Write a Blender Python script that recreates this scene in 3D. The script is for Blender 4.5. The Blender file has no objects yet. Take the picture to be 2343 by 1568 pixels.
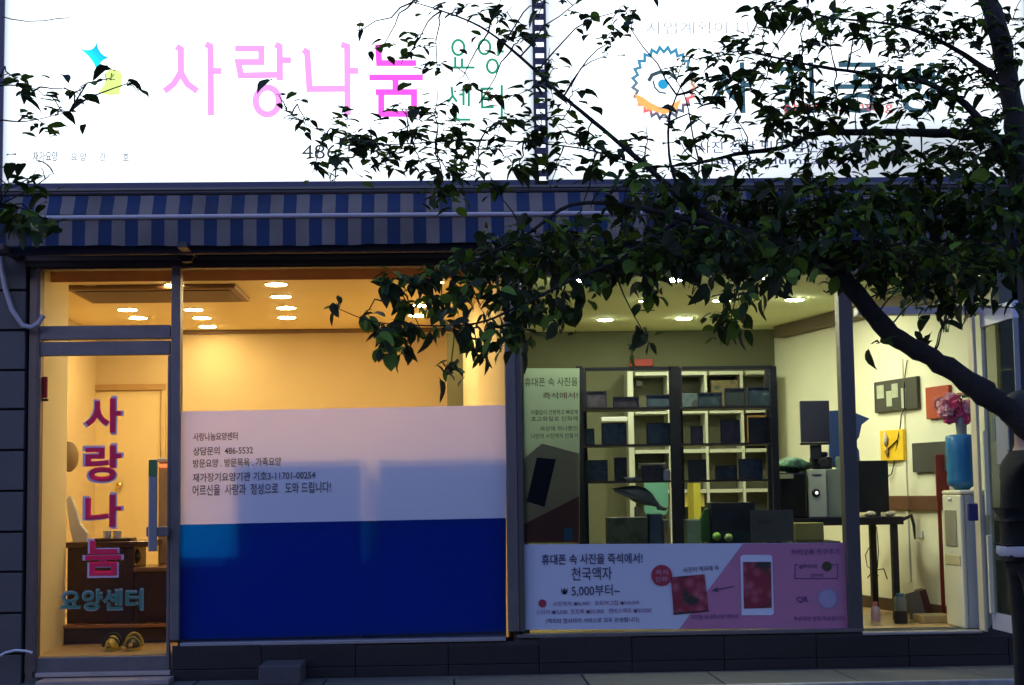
import bpy, bmesh, math, random
from mathutils import Vector, Matrix, Euler
R = math.radians
random.seed(7)
S = bpy.context.scene
C = S.collection

# ------------------------------------------------------------------ camera
PSI, TH, ROLL, FPX, DIST, EYE = .03865, .0930, .01485, 3660.0, 10.3, 1.45
_f = Vector((math.sin(PSI)*math.cos(TH), math.cos(PSI)*math.cos(TH), math.sin(TH)))
_r0 = Vector((math.cos(PSI), -math.sin(PSI), 0)); _u0 = _r0.cross(_f)
_r = _r0*math.cos(ROLL) - _u0*math.sin(ROLL)
_u = _u0*math.cos(ROLL) + _r0*math.sin(ROLL)
CAM = Vector((0, -DIST, EYE))
cd = bpy.data.cameras.new('camera'); cam = bpy.data.objects.new('camera', cd); C.objects.link(cam)
m = Matrix((_r, _u, -_f)).transposed().to_4x4(); m.translation = CAM
cam.matrix_world = m
cd.lens = FPX/2343*36; cd.sensor_width = 36; cd.clip_start = .1; cd.clip_end = 2000
S.camera = cam

# ------------------------------------------------------------------ sky, dusk
SUN_EL, SUN_ROT = R(5), R(200)
w = bpy.data.worlds.new("World"); S.world = w; w.use_nodes = True
nt = w.node_tree; bg = nt.nodes['Background']
sky = nt.nodes.new('ShaderNodeTexSky'); sky.sky_type = 'NISHITA'; sky.sun_disc = False
sky.sun_elevation = SUN_EL; sky.sun_rotation = SUN_ROT; sky.ozone_density = 4.0; sky.air_density = 1.0; sky.dust_density = .4
tint = nt.nodes.new('ShaderNodeMix'); tint.data_type = 'RGBA'; tint.blend_type = 'MULTIPLY'; tint.inputs[0].default_value = 1
tint.inputs[7].default_value = (1.80, 1.10, 1.20, 1)      # blue hour
nt.links.new(sky.outputs[0], tint.inputs[6]); nt.links.new(tint.outputs[2], bg.inputs[0]); bg.inputs[1].default_value = .15
sd = bpy.data.lights.new('sun', 'SUN'); sd.energy = .03; sd.angle = R(20); sd.color = (.75, .82, 1)
so = bpy.data.objects.new('sun', sd); C.objects.link(so); so.rotation_euler = (R(75), 0, R(-20)); so.location = (0, -8, 12)
S.view_settings.view_transform = 'Standard'; S.view_settings.look = 'None'
S.view_settings.exposure = 2.3; S.view_settings.gamma = 1; S.view_settings.use_curve_mapping = False
S.render.engine = 'CYCLES'
S.cycles.max_bounces = 8; S.cycles.transparent_max_bounces = 24; S.cycles.sample_clamp_indirect = 4
S.cycles.caustics_reflective = False; S.cycles.caustics_refractive = False

# ------------------------------------------------------------------ helpers
def at(u, v, Y):
    """point of the plane Y=const seen at photo position u,v (0..2343, 0..1568)"""
    d = _f*FPX + _r*(u-1171.5) + _u*(784-v)
    return CAM + d*((Y+DIST)/d.y)
def atz(u, v, Z):
    d = _f*FPX + _r*(u-1171.5) + _u*(784-v)
    return CAM + d*((Z-EYE)/d.z)
def rect(u0, v0, u1, v1, Y):
    um, vm = (u0+u1)/2, (v0+v1)/2
    return at(u0, vm, Y).x, at(um, v1, Y).z, at(u1, vm, Y).x, at(um, v0, Y).z   # x0,z0,x1,z1

_mats = {}
def M(name, col, rough=.6, metal=0, var=.12, scale=6, bump=0, bscale=40, emit=None, estr=1, trans=0, coat=0):
    if name in _mats: return _mats[name]
    m = bpy.data.materials.new(name); m.use_nodes = True; n = m.node_tree; b = n.nodes['Principled BSDF']
    b.inputs['Roughness'].default_value = rough; b.inputs['Metallic'].default_value = metal
    if coat: b.inputs['Coat Weight'].default_value = coat
    tc = n.nodes.new('ShaderNodeTexCoord'); no = n.nodes.new('ShaderNodeTexNoise')
    no.inputs['Scale'].default_value = scale; no.inputs['Detail'].default_value = 5
    n.links.new(tc.outputs['Object'], no.inputs['Vector'])
    mx = n.nodes.new('ShaderNodeMix'); mx.data_type = 'RGBA'
    a = [c*(1-var) for c in col]; c2 = [min(1, c*(1+var)) for c in col]
    mx.inputs[6].default_value = (*a, 1); mx.inputs[7].default_value = (*c2, 1)
    n.links.new(no.outputs[0], mx.inputs[0]); n.links.new(mx.outputs[2], b.inputs['Base Color'])
    if bump:
        n2 = n.nodes.new('ShaderNodeTexNoise'); n2.inputs['Scale'].default_value = bscale; n2.inputs['Detail'].default_value = 4
        n.links.new(tc.outputs['Object'], n2.inputs['Vector'])
        bp = n.nodes.new('ShaderNodeBump'); bp.inputs['Strength'].default_value = bump; bp.inputs['Distance'].default_value = .01
        n.links.new(n2.outputs[0], bp.inputs['Height']); n.links.new(bp.outputs[0], b.inputs['Normal'])
    if emit:
        b.inputs['Emission Color'].default_value = (*emit, 1); b.inputs['Emission Strength'].default_value = estr
    if trans:
        out = n.nodes['Material Output']; t = n.nodes.new('ShaderNodeBsdfTranslucent'); ms = n.nodes.new('ShaderNodeMixShader')
        ms.inputs[0].default_value = trans
        n.links.new(mx.outputs[2], t.inputs['Color'])
        n.links.new(b.outputs[0], ms.inputs[1]); n.links.new(t.outputs[0], ms.inputs[2]); n.links.new(ms.outputs[0], out.inputs[0])
    _mats[name] = m
    return m
def glass_mat(name, tint=(.9, .93, .92), refl=1.45):
    m = bpy.data.materials.new(name); m.use_nodes = True; n = m.node_tree
    n.nodes.remove(n.nodes['Principled BSDF']); out = n.nodes['Material Output']
    t = n.nodes.new('ShaderNodeBsdfTransparent'); t.inputs[0].default_value = (*tint, 1)
    g = n.nodes.new('ShaderNodeBsdfGlossy'); g.inputs['Roughness'].default_value = .02
    f = n.nodes.new('ShaderNodeFresnel'); f.inputs[0].default_value = refl
    ms = n.nodes.new('ShaderNodeMixShader')
    n.links.new(f.outputs[0], ms.inputs[0]); n.links.new(t.outputs[0], ms.inputs[1]); n.links.new(g.outputs[0], ms.inputs[2])
    n.links.new(ms.outputs[0], out.inputs[0]); return m

class MB:
    def __init__(s): s.v = []; s.f = []; s.sm = []
    def add(s, vs, fs, smooth=False):
        o = len(s.v); s.v += [Vector(p) for p in vs]
        for f in fs: s.f.append([i+o for i in f]); s.sm.append(smooth)
        return s
    def box(s, a, b, mtx=None):
        x0, y0, z0 = [min(p, q) for p, q in zip(a, b)]; x1, y1, z1 = [max(p, q) for p, q in zip(a, b)]
        vs = [Vector(p) for p in ((x0,y0,z0),(x1,y0,z0),(x1,y1,z0),(x0,y1,z0),(x0,y0,z1),(x1,y0,z1),(x1,y1,z1),(x0,y1,z1))]
        if mtx: vs = [mtx @ p for p in vs]
        return s.add(vs, [(0,3,2,1),(4,5,6,7),(0,1,5,4),(1,2,6,5),(2,3,7,6),(3,0,4,7)])
    def tube(s, pts, rad, n=8, cap=True):
        pts = [Vector(p) for p in pts]
        if not isinstance(rad, (list, tuple)): rad = [rad]*len(pts)
        rings = []; up = None
        for i, p in enumerate(pts):
            t = (pts[min(i+1, len(pts)-1)]-pts[max(i-1, 0)]).normalized()
            if up is None: up = t.orthogonal().normalized()
            a = (up - t*up.dot(t)).normalized(); up = a; b = t.cross(a)
            rings.append([p+(a*math.cos(2*math.pi*k/n)+b*math.sin(2*math.pi*k/n))*rad[i] for k in range(n)])
        vs = [p for r_ in rings for p in r_]; fs = []
        for i in range(len(pts)-1):
            for k in range(n): fs.append((i*n+k, i*n+(k+1) % n, (i+1)*n+(k+1) % n, (i+1)*n+k))
        s.add(vs, fs, True)
        if cap: s.add(rings[0], [tuple(range(n))[::-1]]); s.add(rings[-1], [tuple(range(n))])
        return s
    def lathe(s, c, prof, n=20):
        c = Vector(c); vs = []; fs = []
        for r_, z in prof:
            for k in range(n): vs.append(c+Vector((r_*math.cos(2*math.pi*k/n), r_*math.sin(2*math.pi*k/n), z)))
        for i in range(len(prof)-1):
            for k in range(n): fs.append((i*n+k, i*n+(k+1) % n, (i+1)*n+(k+1) % n, (i+1)*n+k))
        s.add(vs, fs, True); q = len(prof)-1
        s.add(vs[:n], [tuple(range(n))[::-1]]); s.add(vs[q*n:], [tuple(range(n))]); return s
    def blob(s, c, r, n=10, m=7, noise=.15, seed=0):
        rg = random.Random(seed); c = Vector(c); r = Vector(r) if not isinstance(r, (int, float)) else Vector((r, r, r))
        vs = []; fs = []
        for i in range(m+1):
            th = math.pi*i/m
            for k in range(n):
                ph = 2*math.pi*k/n; q = 1+rg.uniform(-noise, noise)
                vs.append(c+Vector((r.x*math.sin(th)*math.cos(ph)*q, r.y*math.sin(th)*math.sin(ph)*q, r.z*math.cos(th)*q)))
        for i in range(m):
            for k in range(n): fs.append((i*n+k, (i+1)*n+k, (i+1)*n+(k+1) % n, i*n+(k+1) % n))
        return s.add(vs, fs, True)
    def poly(s, pts, y0, y1):
        """pts (x,z) outline, extruded from y0 (front) to y1"""
        n = len(pts); vs = [(x, y0, z) for x, z in pts]+[(x, y1, z) for x, z in pts]
        fs = [tuple(range(n)), tuple(range(n, 2*n))[::-1]]+[(i, i+n, (i+1) % n+n, (i+1) % n) for i in range(n)]
        return s.add(vs, fs)
ORG = {}
def link(name, me, mat, parent=None, loc=None):
    o = bpy.data.objects.new(name, me); C.objects.link(o)
    if mat and not me.materials: me.materials.append(mat)
    if parent: o.parent = parent
    if loc is not None: o.location = loc
    return o
def part(name, mb, mat, parent=None, bevel=0, smooth=None, origin=None, sub=0):
    """mb in world coordinates; becomes a child of parent or a top-level mesh with its origin at its base"""
    if parent: base = ORG[parent.name]
    else:
        xs = [p.x for p in mb.v]; ys = [p.y for p in mb.v]; zs = [p.z for p in mb.v]
        base = Vector(((min(xs)+max(xs))/2, (min(ys)+max(ys))/2, min(zs))) if origin is None else Vector(origin)
    me = bpy.data.meshes.new(name); me.from_pydata([p-base for p in mb.v], [], mb.f)
    for p, f in zip(me.polygons, mb.sm): p.use_smooth = f
    bm = bmesh.new(); bm.from_mesh(me); bmesh.ops.recalc_face_normals(bm, faces=bm.faces); bm.to_mesh(me); bm.free()
    o = link(name, me, mat, parent, None if parent else base)
    ORG[o.name] = base
    if bevel:
        b = o.modifiers.new('bevel', 'BEVEL'); b.width = bevel; b.segments = 2; b.limit_method = 'ANGLE'
    return o
def tag(o, label, cat=None, group=None, kind=None):
    if label and len(label.split()) > 16: print('LONG', len(label.split()), label)
    if label: o['label'] = label
    if cat: o['category'] = cat
    if group: o['group'] = group
    if kind: o['kind'] = kind
    return o
def thing(name, label, cat, loc, group=None):
    o = bpy.data.objects.new(name, None); C.objects.link(o); o.location = loc; o.empty_display_size = .1
    ORG[o.name] = Vector(loc); return tag(o, label, cat, group)
def pbox(name, u0, v0, u1, v1, Y0, Y1, mat, parent=None, bevel=0):
    x0, z0, x1, z1 = rect(u0, v0, u1, v1, Y0)
    return part(name, MB().box((x0, Y0, z0), (x1, Y1, z1)), mat, parent, bevel)
def text(name, body, u0, v0, u1, v1, Y, mat, parent, bold=0, depth=.0015, grow=0, rot=0, quad=None):
    cu = bpy.data.curves.new('lettering_curve', 'FONT'); cu.body = body; cu.offset = bold; cu.resolution_u = 3
    to = bpy.data.objects.new('lettering_curve', cu); C.objects.link(to)
    dg = bpy.context.evaluated_depsgraph_get(); me = bpy.data.meshes.new_from_object(to.evaluated_get(dg))
    vs = [v.co.copy() for v in me.vertices]; fs = [list(p.vertices) for p in me.polygons]
    bpy.data.objects.remove(to); bpy.data.curves.remove(cu); bpy.data.meshes.remove(me)
    if not vs: return None
    a0 = min(v.x for v in vs); a1 = max(v.x for v in vs); b0 = min(v.y for v in vs); b1 = max(v.y for v in vs)
    c = at((u0+u1)/2, (v0+v1)/2, Y); k = (Y+DIST)/FPX
    W_, H_ = (u1-u0+2*grow)*k, (v1-v0+2*grow)*k; out = []
    for v in vs:
        x = ((v.x-a0)/(a1-a0)-.5)*W_; z = ((v.y-b0)/(b1-b0)-.5)*H_
        out.append(Vector((c.x+x*math.cos(rot)-z*math.sin(rot), Y, c.z+x*math.sin(rot)+z*math.cos(rot))))
    mb = MB(); mb.add(out, fs)
    o = part(name, mb, mat, parent)
    if len(body) > 1: o['kind'] = 'stuff'
    return o

# materials
ALU = M('aged_aluminium', (.15, .13, .125), .45, .35, .25, 9, .15, 60)
ALU2 = M('pale_aluminium', (.33, .30, .30), .4, .3, .15, 9)
DARKM = M('dark_brown_metal', (.045, .032, .028), .5, .2, .3, 5, .1)
BLACKM = M('black_metal', (.012, .012, .014), .45, 0, .2)
NAVY = M('navy_sign_frame', (.03, .035, .08), .5)
TILE = M('charcoal_stone_tile', (.016, .012, .011), .45, 0, .3, 4, .3, 30)
TILE2 = M('slate_tile', (.020, .015, .014), .45, 0, .35, 5, .3, 25)
MORTAR = M('mortar', (.045, .042, .038), .9, 0, .3, 30, .4)
COLT = M('grey_column_tile', (.070, .062, .060), .6, 0, .2, 3, .25, 30)
CONC = M('worn_concrete', (.09, .085, .08), .85, 0, .25, 4, .5, 50)
ASPH = M('asphalt', (.05, .05, .053), .9, 0, .3, 60, .6, 200)
GLASS = glass_mat('window_glass')
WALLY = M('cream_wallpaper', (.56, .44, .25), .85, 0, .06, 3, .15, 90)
CEILY = M('cream_ceiling', (.85, .72, .42), .85, 0, .04, 2, .1, 70)
WALLG = M('olive_cream_wall', (.60, .60, .36), .85, 0, .06, 3, .15, 90)
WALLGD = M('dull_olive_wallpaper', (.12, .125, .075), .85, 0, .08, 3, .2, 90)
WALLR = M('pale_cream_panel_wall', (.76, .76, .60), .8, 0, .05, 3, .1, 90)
CEILG = M('pale_ceiling_green', (.66, .72, .44), .85, 0, .05, 2)
WOOD = M('dark_walnut', (.065, .028, .014), .35, 0, .45, 12, .1)
WOODL = M('orange_laminate', (.36, .17, .06), .35, 0, .3, 8)
WHITEP = M('white_plastic', (.78, .78, .74), .4, 0, .05)
CREAMP = M('cream_painted_board', (.44, .46, .38), .5, 0, .06)

# ------------------------------------------------------------------ ground
PLAT, PAVE = .30, .15
def sheet(name, x0, y0, x1, y1, z, mat, thick=.1):
    o = part(name, MB().box((x0, y0, z-thick), (x1, y1, z)), mat, None); o['kind'] = 'structure'; return o
sheet('road', -400, -400, 400, -6.2, 0, ASPH)
sheet('ground', -400, -420, 400, 420, -.12, M('bare_ground', (.08, .08, .08), .9, 0, .3, 1), .2)
kerb = sheet('kerb', -60, -6.2, 60, -6.05, PAVE+.01, CONC, .2)
pv = sheet('pavement', -60, -6.05, 60, -.82, PAVE, M('pavement_blocks', (.13, .12, .12), .8, 0, .3, 14, .5, 60), .25)
# step platform in front of both shops, with a pale metal nosing and tread slabs
st = thing('step_platform', 'low grey stone step with a pale worn edge along the foot of the shopfront', 'step', (0, -.4, PAVE))
part('riser', MB().box((-7, -.80, PAVE-.1), (7, 0.02, PLAT-.03)), CONC, st)
part('edge_strip', MB().box((-.25, -.835, PLAT-.032), (7, -.79, PLAT+.004)), M('worn_metal_nosing', (.40, .39, .38), .35, .5, .5, 18, .2), st, .004)
slab = MB().box((-.395, -.39, -.028), (.395, .39, 0))
sm = bpy.data.meshes.new('slab'); sm.from_pydata(slab.v, [], slab.f); sm.materials.append(M('tread_stone', (.10, .095, .08), .75, 0, .3, 6, .4, 50))
for k in range(12):
    o = link('slab', sm, None, st, Vector((-4.4+.8*k, -.39, PLAT)) - ORG[st.name])
    b = o.modifiers.new('bevel', 'BEVEL'); b.width = .004

# ------------------------------------------------------------------ building
OB = thing('sky_blocking_building', 'unseen dark building added across the street to block low sky light and reflections', 'building', (0, -26, 0))  # unseen block added to cut low sky light and window reflections
part('wall', MB().box((-34, -34, -.1), (34, -26, 10.5)), M('sky_blocker_dark_brick', (.05, .045, .04), .9, 0, .3, 2, .4), OB)  # wall of the added unseen building
part('sky_blocker_roof_edge', MB().box((-34.2, -34.2, 10.501), (34.2, -25.8, 10.8)), CONC, OB)
wm_ = bpy.data.meshes.new('window'); _b = MB().box((-.8, -.03, 0), (.8, .0, 1.5)); wm_.from_pydata(_b.v, [], _b.f); wm_.materials.append(M('sky_blocker_unlit_window', (.02, .02, .025), .15))
for fl_ in range(3):
    for k_ in range(16):
        link('window', wm_, None, OB, Vector((-30+k_*4, .03, 1+fl_*3.3)))  # windows of the added unseen building
B = thing('shop_building', 'grey building whose ground floor holds two lit glass-fronted shops side by side under one awning', 'building', (0, 0, 0))
ZL, ZR = at(240, 1501, 0).z, at(2100, 1446, 0).z                 # the two floor levels
ZCL, ZCR = at(700, 613, .42).z, at(1500, 627, .05).z             # the two ceilings
DL, DR = 4.45, 3.8                                               # room depths
XL0 = at(85, 1000, 0).x; XLR = at(1168, 1000, 0).x; XM = at(1175, 1000, 0).x; XR1 = at(2222, 1000, 0).x
def face(name, mb, mat, **k): return part(name, mb, mat, B, **k)
# upper storey wall behind and above the signs, side walls and roof
face('upper_wall', MB().box((-6, .05, at(1100, 600, 0).z+.02), (6.5, .35, 8)), M('grey_render', (.12, .12, .14), .9, 0, .2, 3, .3))
face('wall', MB().box((-6, 0, -.1), (at(0, 1000, 0).x-.02, .3, 8)), COLT)
face('wall', MB().box((at(2330, 1000, 0).x, .0, -.1), (6.5, .3, 8)), M('dark_side_wall', (.03, .03, .035), .8, 0, .2, 3))
face('roof', MB().box((-6, 0, 8), (6.5, 5, 8.2)), CONC)
# left room
zb = at(1100, 600, 0).z
xpart = at(1168, 800, 0).x+.02
face('floor', MB().box((XL0-.6, .02, ZL-.1), (XM+.05, DL+.1, ZL)), M('tan_floor_tile', (.62, .44, .22), .35, 0, .2, 6))
face('ceiling', MB().box((XL0-.8, .42, ZCL), (xpart+.03, DL+.1, ZCL+.1)), CEILY)
face('ceiling', MB().box((XL0-.8, .05, ZCL+.20), (xpart+.03, .415, ZCL+.28)), CEILY)
xc = at(1046, 850, DL).x
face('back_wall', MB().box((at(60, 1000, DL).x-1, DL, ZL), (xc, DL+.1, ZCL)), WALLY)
# projecting pier of the left room, its side leads to the door opening
xa = at(183, 1100, DL-.5).x
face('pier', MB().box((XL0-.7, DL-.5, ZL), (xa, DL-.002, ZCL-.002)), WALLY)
face('side_wall', MB().box((XL0-.6, .05, ZL), (at(150, 1300, .9).x, .9, ZCL-.013)), M('brightened_cream_wall', (.92, .84, .60), .7, 0, .04, 3))  # brightness near the door put into a paler wall colour
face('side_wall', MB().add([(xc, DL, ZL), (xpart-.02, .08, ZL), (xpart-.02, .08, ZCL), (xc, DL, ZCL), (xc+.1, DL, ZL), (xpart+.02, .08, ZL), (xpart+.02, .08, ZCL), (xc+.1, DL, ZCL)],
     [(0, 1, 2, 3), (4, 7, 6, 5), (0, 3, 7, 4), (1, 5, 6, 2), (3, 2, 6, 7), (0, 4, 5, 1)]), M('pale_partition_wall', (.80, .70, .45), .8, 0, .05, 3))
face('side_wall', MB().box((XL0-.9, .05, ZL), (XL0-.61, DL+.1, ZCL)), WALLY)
pm = MB(); pm.box((xc-.035, DL-.02, at(1046, 930, DL).z-1.5), (xc-.01, DL-.002, ZCL))
face('wall_joint', pm, M('brown_joint', (.10, .05, .02), .7))
x0, z0, x1, z1 = rect(412, 750, 1046, 762, DL-.03)
face('cornice', MB().box((xa+.01, DL-.03, z0), (xc-.04, DL-.003, ZCL-.002)), M('brown_cornice', (.16, .09, .04), .6, 0, .2), bevel=.004)
# ceiling recess box in the left room
a = atz(150, 662, ZCL-.03); b = atz(572, 690, ZCL-.03)
cass = thing('ceiling_air_conditioner', 'brown ceiling box between the downlights of the warm lit left shop', 'air conditioner', ((a.x+b.x)/2, a.y+.2, ZCL-.04))
part('casing', MB().box((a.x, a.y, ZCL-.035), (b.x, b.y, ZCL-.001)), M('brown_casing', (.20, .11, .045), .6, 0, .25, 4), cass, .01)
part('grille', MB().box((a.x+.05, a.y+.08, ZCL-.042), (b.x-.05, b.y-.08, ZCL-.036)), M('dark_grille', (.10, .055, .03), .6), cass)
# doorway casing on the left back wall
yy = DL-.012
x0, z0, x1, z1 = rect(190, 880, 372, 1300, yy)
dr = thing('inner_door', 'plain cream inner door with a brown top frame on the back wall, left shop', 'door', ((x0+x1)/2, yy, ZL))
part('door_leaf', MB().box((x0+.02, DL-.012, ZL), (x1-.02, DL-.002, z1-.06)), M('cream_door', (.70, .56, .30), .6, 0, .06), dr)
part('frame', MB().box((x0-.03, DL-.04, z1-.055), (x1+.03, DL-.003, z1)), M('tan_frame', (.40, .24, .09), .6), dr)
for xx in (x0-.03, x1-.01): part('frame', MB().box((xx, DL-.035, ZL), (xx+.035, DL-.004, z1-.056)), M('tan_frame2', (.58, .42, .2), .6), dr)
part('knob', MB().blob((at(276, 1110, DL).x, DL-.05, at(276, 1110, DL).z), .03, noise=0), M('brass', (.8, .6, .25), .2, 1), dr)

# right room
xq = at(1772, 800, DR).x; ybk = DR
face('floor', MB().box((XM+.08, .02, ZR-.1), (XR1+1.2, DR+.1, ZR)), M('orange_laminate_floor', (.52, .34, .16), .25, 0, .3, 5, .05, 20))
face('ceiling', MB().box((XM-.0, .05, ZCR), (XR1+1.2, DR+.1, ZCR+.1)), CEILG)
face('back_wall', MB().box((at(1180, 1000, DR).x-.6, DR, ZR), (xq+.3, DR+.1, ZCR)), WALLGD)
xs = at(2302, 1000, .12).x
def rw(t):          # points of the slanting right wall, t=0 at the back, 1 at the front
    return Vector((xq+(xs-xq)*t, DR+(.12-DR)*t, 0))
RW0, RW1 = rw(0), rw(1); RWD = (RW1-RW0).normalized(); RWN = Vector((-RWD.y, RWD.x, 0));
if RWN.x > 0: RWN = -RWN
def onwall(u, v, off=0):
    """point on the right wall plane"""
    d = _f*FPX + _r*(u-1171.5) + _u*(784-v); p0 = RW0+RWN*off
    return CAM + d*((p0-CAM).dot(RWN)/d.dot(RWN))
def wallslab(name, u0, v0, u1, v1, off0, off1, mat, parent=None, bevel=0, zz=None):
    a = onwall(u0, (v0+v1)/2, off1); b = onwall(u1, (v0+v1)/2, off1)
    zt = onwall((u0+u1)/2, v0, off1).z; zb_ = onwall((u0+u1)/2, v1, off1).z
    if zz: zb_, zt = zz
    pa, pb = [(p-RWN*(p-RW0).dot(RWN)) for p in (a, b)]
    vs = []
    for z in (zb_, zt):
        for p, o in ((pa, off0), (pb, off0), (pb, off1), (pa, off1)):
            q = p+RWN*o; vs.append((q.x, q.y, z))
    mb = MB().add(vs, [(0,1,2,3),(4,7,6,5),(0,4,5,1),(1,5,6,2),(2,6,7,3),(3,7,4,0)])
    return part(name, mb, mat, parent, bevel)
A0, A1 = RW0-RWD*.02, RW1
n3 = RWN*-.1
vs = []
for z in (ZR, ZCR):
    for q in (A0, A1, A1+n3, A0+n3): vs.append((q.x, q.y, z))
face('side_wall', MB().add(vs, [(0,1,2,3),(4,7,6,5),(0,4,5,1),(1,5,6,2),(2,6,7,3),(3,7,4,0)]), WALLR)
wallslab('ceiling_beam', 1771, 765, 2225, 780, .0, .10, M('brown_beam', (.13, .10, .06), .7, 0, .2), B, zz=(ZCR-.10, ZCR-.001))
wallslab('wainscot_rail', 1790, 1135, 2150, 1165, .0, .03, M('brown_rail', (.13, .055, .03), .5, 0, .2), B, .004)
wallslab('skirting', 1790, 1330, 2222, 1350, .0, .02, M('dark_skirting', (.06, .03, .02), .5), B, zz=(ZR, ZR+.09))
# the middle wall between shops
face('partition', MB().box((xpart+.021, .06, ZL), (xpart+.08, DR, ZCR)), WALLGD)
# ceiling openings seen as thin dark slots in the right room
for u, v, l in ((1675, 881/2.304*0+708, 40), (1480, 711, 35), (1996/1, 700, 1)):
    if l > 10:
        p = atz(u, v, ZCR-.004); face('ceiling_slot', MB().box((p.x-.06, p.y-.01, ZCR-.006), (p.x+.06, p.y+.01, ZCR-.001)), BLACKM)

# ------------- facade frame
xc0 = at(62, 1000, 0).x
# tiled column at the left edge
col = thing('tiled_column', 'slim grey tiled column with dark joints at the far left of the shopfront', 'column', (at(30, 1000, 0).x, -.02, 0))
x0 = at(-60, 1000, 0).x
part('core', MB().box((x0-.2, -.03, PLAT), (xc0-.004, .28, at(30, 560, 0).z)), M('dark_joint', (.015, .015, .02), .9), col)
tz = at(30, 1540, 0).z; th = .2585*1.0
tzs = [at(30, v, 0).z for v in (1586, 1495, 1402, 1308, 1217, 1124, 1031, 938, 849, 758, 667, 576)]
for z0_, z1_ in zip(tzs[:-1], tzs[1:]):
    part('tile', MB().box((x0-.2, -.055, z0_+.007), (xc0-.006, -.031, z1_-.007)), COLT, col, .004)
pbox('edge_trim', 63, 580, 79, 1568, -.02, .1, M('bronze_trim', (.20, .14, .11), .4, .4), col)

# window unit of the left shop
win = part('window_frame', MB(), ALU, B) if False else None
def bar(name, u0, v0, u1, v1, Y0=-.03, Y1=.07, mat=ALU, parent=B, bevel=.004): return pbox(name, u0, v0, u1, v1, Y0, Y1, mat, parent, bevel)
bar('window_post', 390, 604, 411, 1466, -.035, .075)
bar('window_post', 1158, 604, 1182, 1446, -.035, .075)
bar('window_post', 1182.5, 604, 1196, 1446, -.03, .07, M('dark_aluminium', (.085, .075, .07), .5, .3))
bar('door_post', 79, 600, 87, 1538, -.035, .075, M('rust_brown_post', (.10, .075, .07), .5, .2, .3))
bar('transom', 87.5, 745, 389.5, 776)
bar('window_head', 87.5, 600, 1157.5, 612, -.03, .07, DARKM)
bar('window_sill', 411.5, 1465, 1157.5, 1474, -.05, .07, ALU2)
bar('window_sill', 1182.5, 1446, 1975, 1454, -.05, .07, ALU)
bar('window_head', 1196.5, 600, 2299, 626, -.03, .07, M('dark_aluminium', (.085, .075, .07), .5, .3))
bar('window_post', 1930, 626.5, 1962, 1446, -.035, .075, M('dark_aluminium', (.085, .075, .07), .5, .3))
bar('door_head', 1962.5, 700, 2299, 719, -.035, .07, ALU2)
bar('door_post', 2238, 719.5, 2246, 1446, -.035, .07, M('cream_door_post', (.55, .48, .32), .5))
bar('door_sill', 1975.5, 1446, 2250, 1452, -.05, .07, ALU2)
bar('threshold', 80, 1538, 389, 1548, -.06, .06, M('warm_worn_threshold', (.38, .30, .25), .7, 0, .2))
bar('jamb_wall', 2300, 600, 2345, 1452, .0, .10, M('grey_jamb_wall', (.10, .11, .09), .8))
face('floor_edge', MB().box((at(77, 1000, 0).x, -.03, PLAT), (at(395, 1000, 0).x, .019, at(240, 1547, 0).z-.001)), CONC)
# panes
def pane(u0, v0, u1, v1, Y=.02, parent=B, name='pane'):
    x0, z0, x1, z1 = rect(u0, v0, u1, v1, Y)
    return part(name, MB().add([(x0, Y, z0), (x1, Y, z0), (x1, Y, z1), (x0, Y, z1)], [(0, 1, 2, 3)]), GLASS, parent)
pane(87, 611, 390, 746); pane(410, 611, 1159, 1466); pane(1195, 625, 1931, 1447); pane(1961, 625, 2300, 701); pane(2246, 719, 2300, 1446)
# valance board just inside the windows (brown strip under the ceiling)
face('curtain_box', MB().box((XL0-.05, .395, at(700, 640, .395).z), (XLR-.02, .417, ZCL+.19)), M('brown_curtain_box', (.50, .34, .22), .7, 0, .15, trans=.7))
# base wall tiles
bw = thing('base_wall', 'dark stone-tiled base wall under the two shop windows', 'wall', (.8, -.04, PLAT))
xa0 = at(396, 1500, 0).x; zt = at(800, 1466, 0).z
part('core', MB().box((xa0, -.03, PLAT), (at(1178, 1500, 0).x, .3, at(800, 1474, 0).z-.001)), MORTAR, bw)
part('core', MB().box((at(1178, 1500, 0).x+.0005, -.03, PLAT), (at(2330, 1500, 0).x, .3, at(1600, 1454, 0).z-.001)), MORTAR, bw)
us = [396, 600, 815, 1026, 1233, 1444, 1654, 1864, 2075, 2302, 2345]
for a, b in zip(us[:-1], us[1:]):
    x0, x1 = at(a, 1500, 0).x, at(b, 1500, 0).x
    zc = at((a+b)/2, 1474 if a < 1100 else 1455, 0).z-.003
    part('tile', MB().box((x0+.003, -.05, PLAT+.07), (x1-.003, -.031, zc)), TILE if (us.index(a) % 2) else TILE2, bw, .002)
    part('tile', MB().box((x0+.003, -.056, PLAT+.001), (x1-.003, -.031, PLAT+.066)), TILE2, bw, .002)
x0, z0, x1, z1 = rect(595, 1512, 690, 1545, -.35)
blk = part('concrete_block', MB().box((x0, -.42, PLAT+.001), (x1, -.06, PLAT+.12)), M('pale_concrete_block', (.06, .055, .055), .8, 0, .2, 6, .4), None, .008)
tag(blk, 'small grey concrete block on the step against the dark base wall', 'block')

# lintel beams between awning and windows
face('lintel', MB().box((xc0-.05, -.05, at(1100, 604, 0).z+.002), (XR1+.5, .049, at(1100, 575, 0).z)), DARKM)
face('lintel_trim', MB().box((xc0-.05, -.065, at(1100, 592, 0).z), (XR1+.5, -.051, at(1100, 584, 0).z)), M('brown_lintel_trim', (.12, .075, .055), .5, .2, .3), bevel=.002)
face('soffit_panel', MB().box((xc0-.3, -.04, at(1100, 574, 0).z), (XR1+.6, .045, at(1100, 410, 0).z)), M('soffit_dark', (.02, .02, .025), .8))

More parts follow.
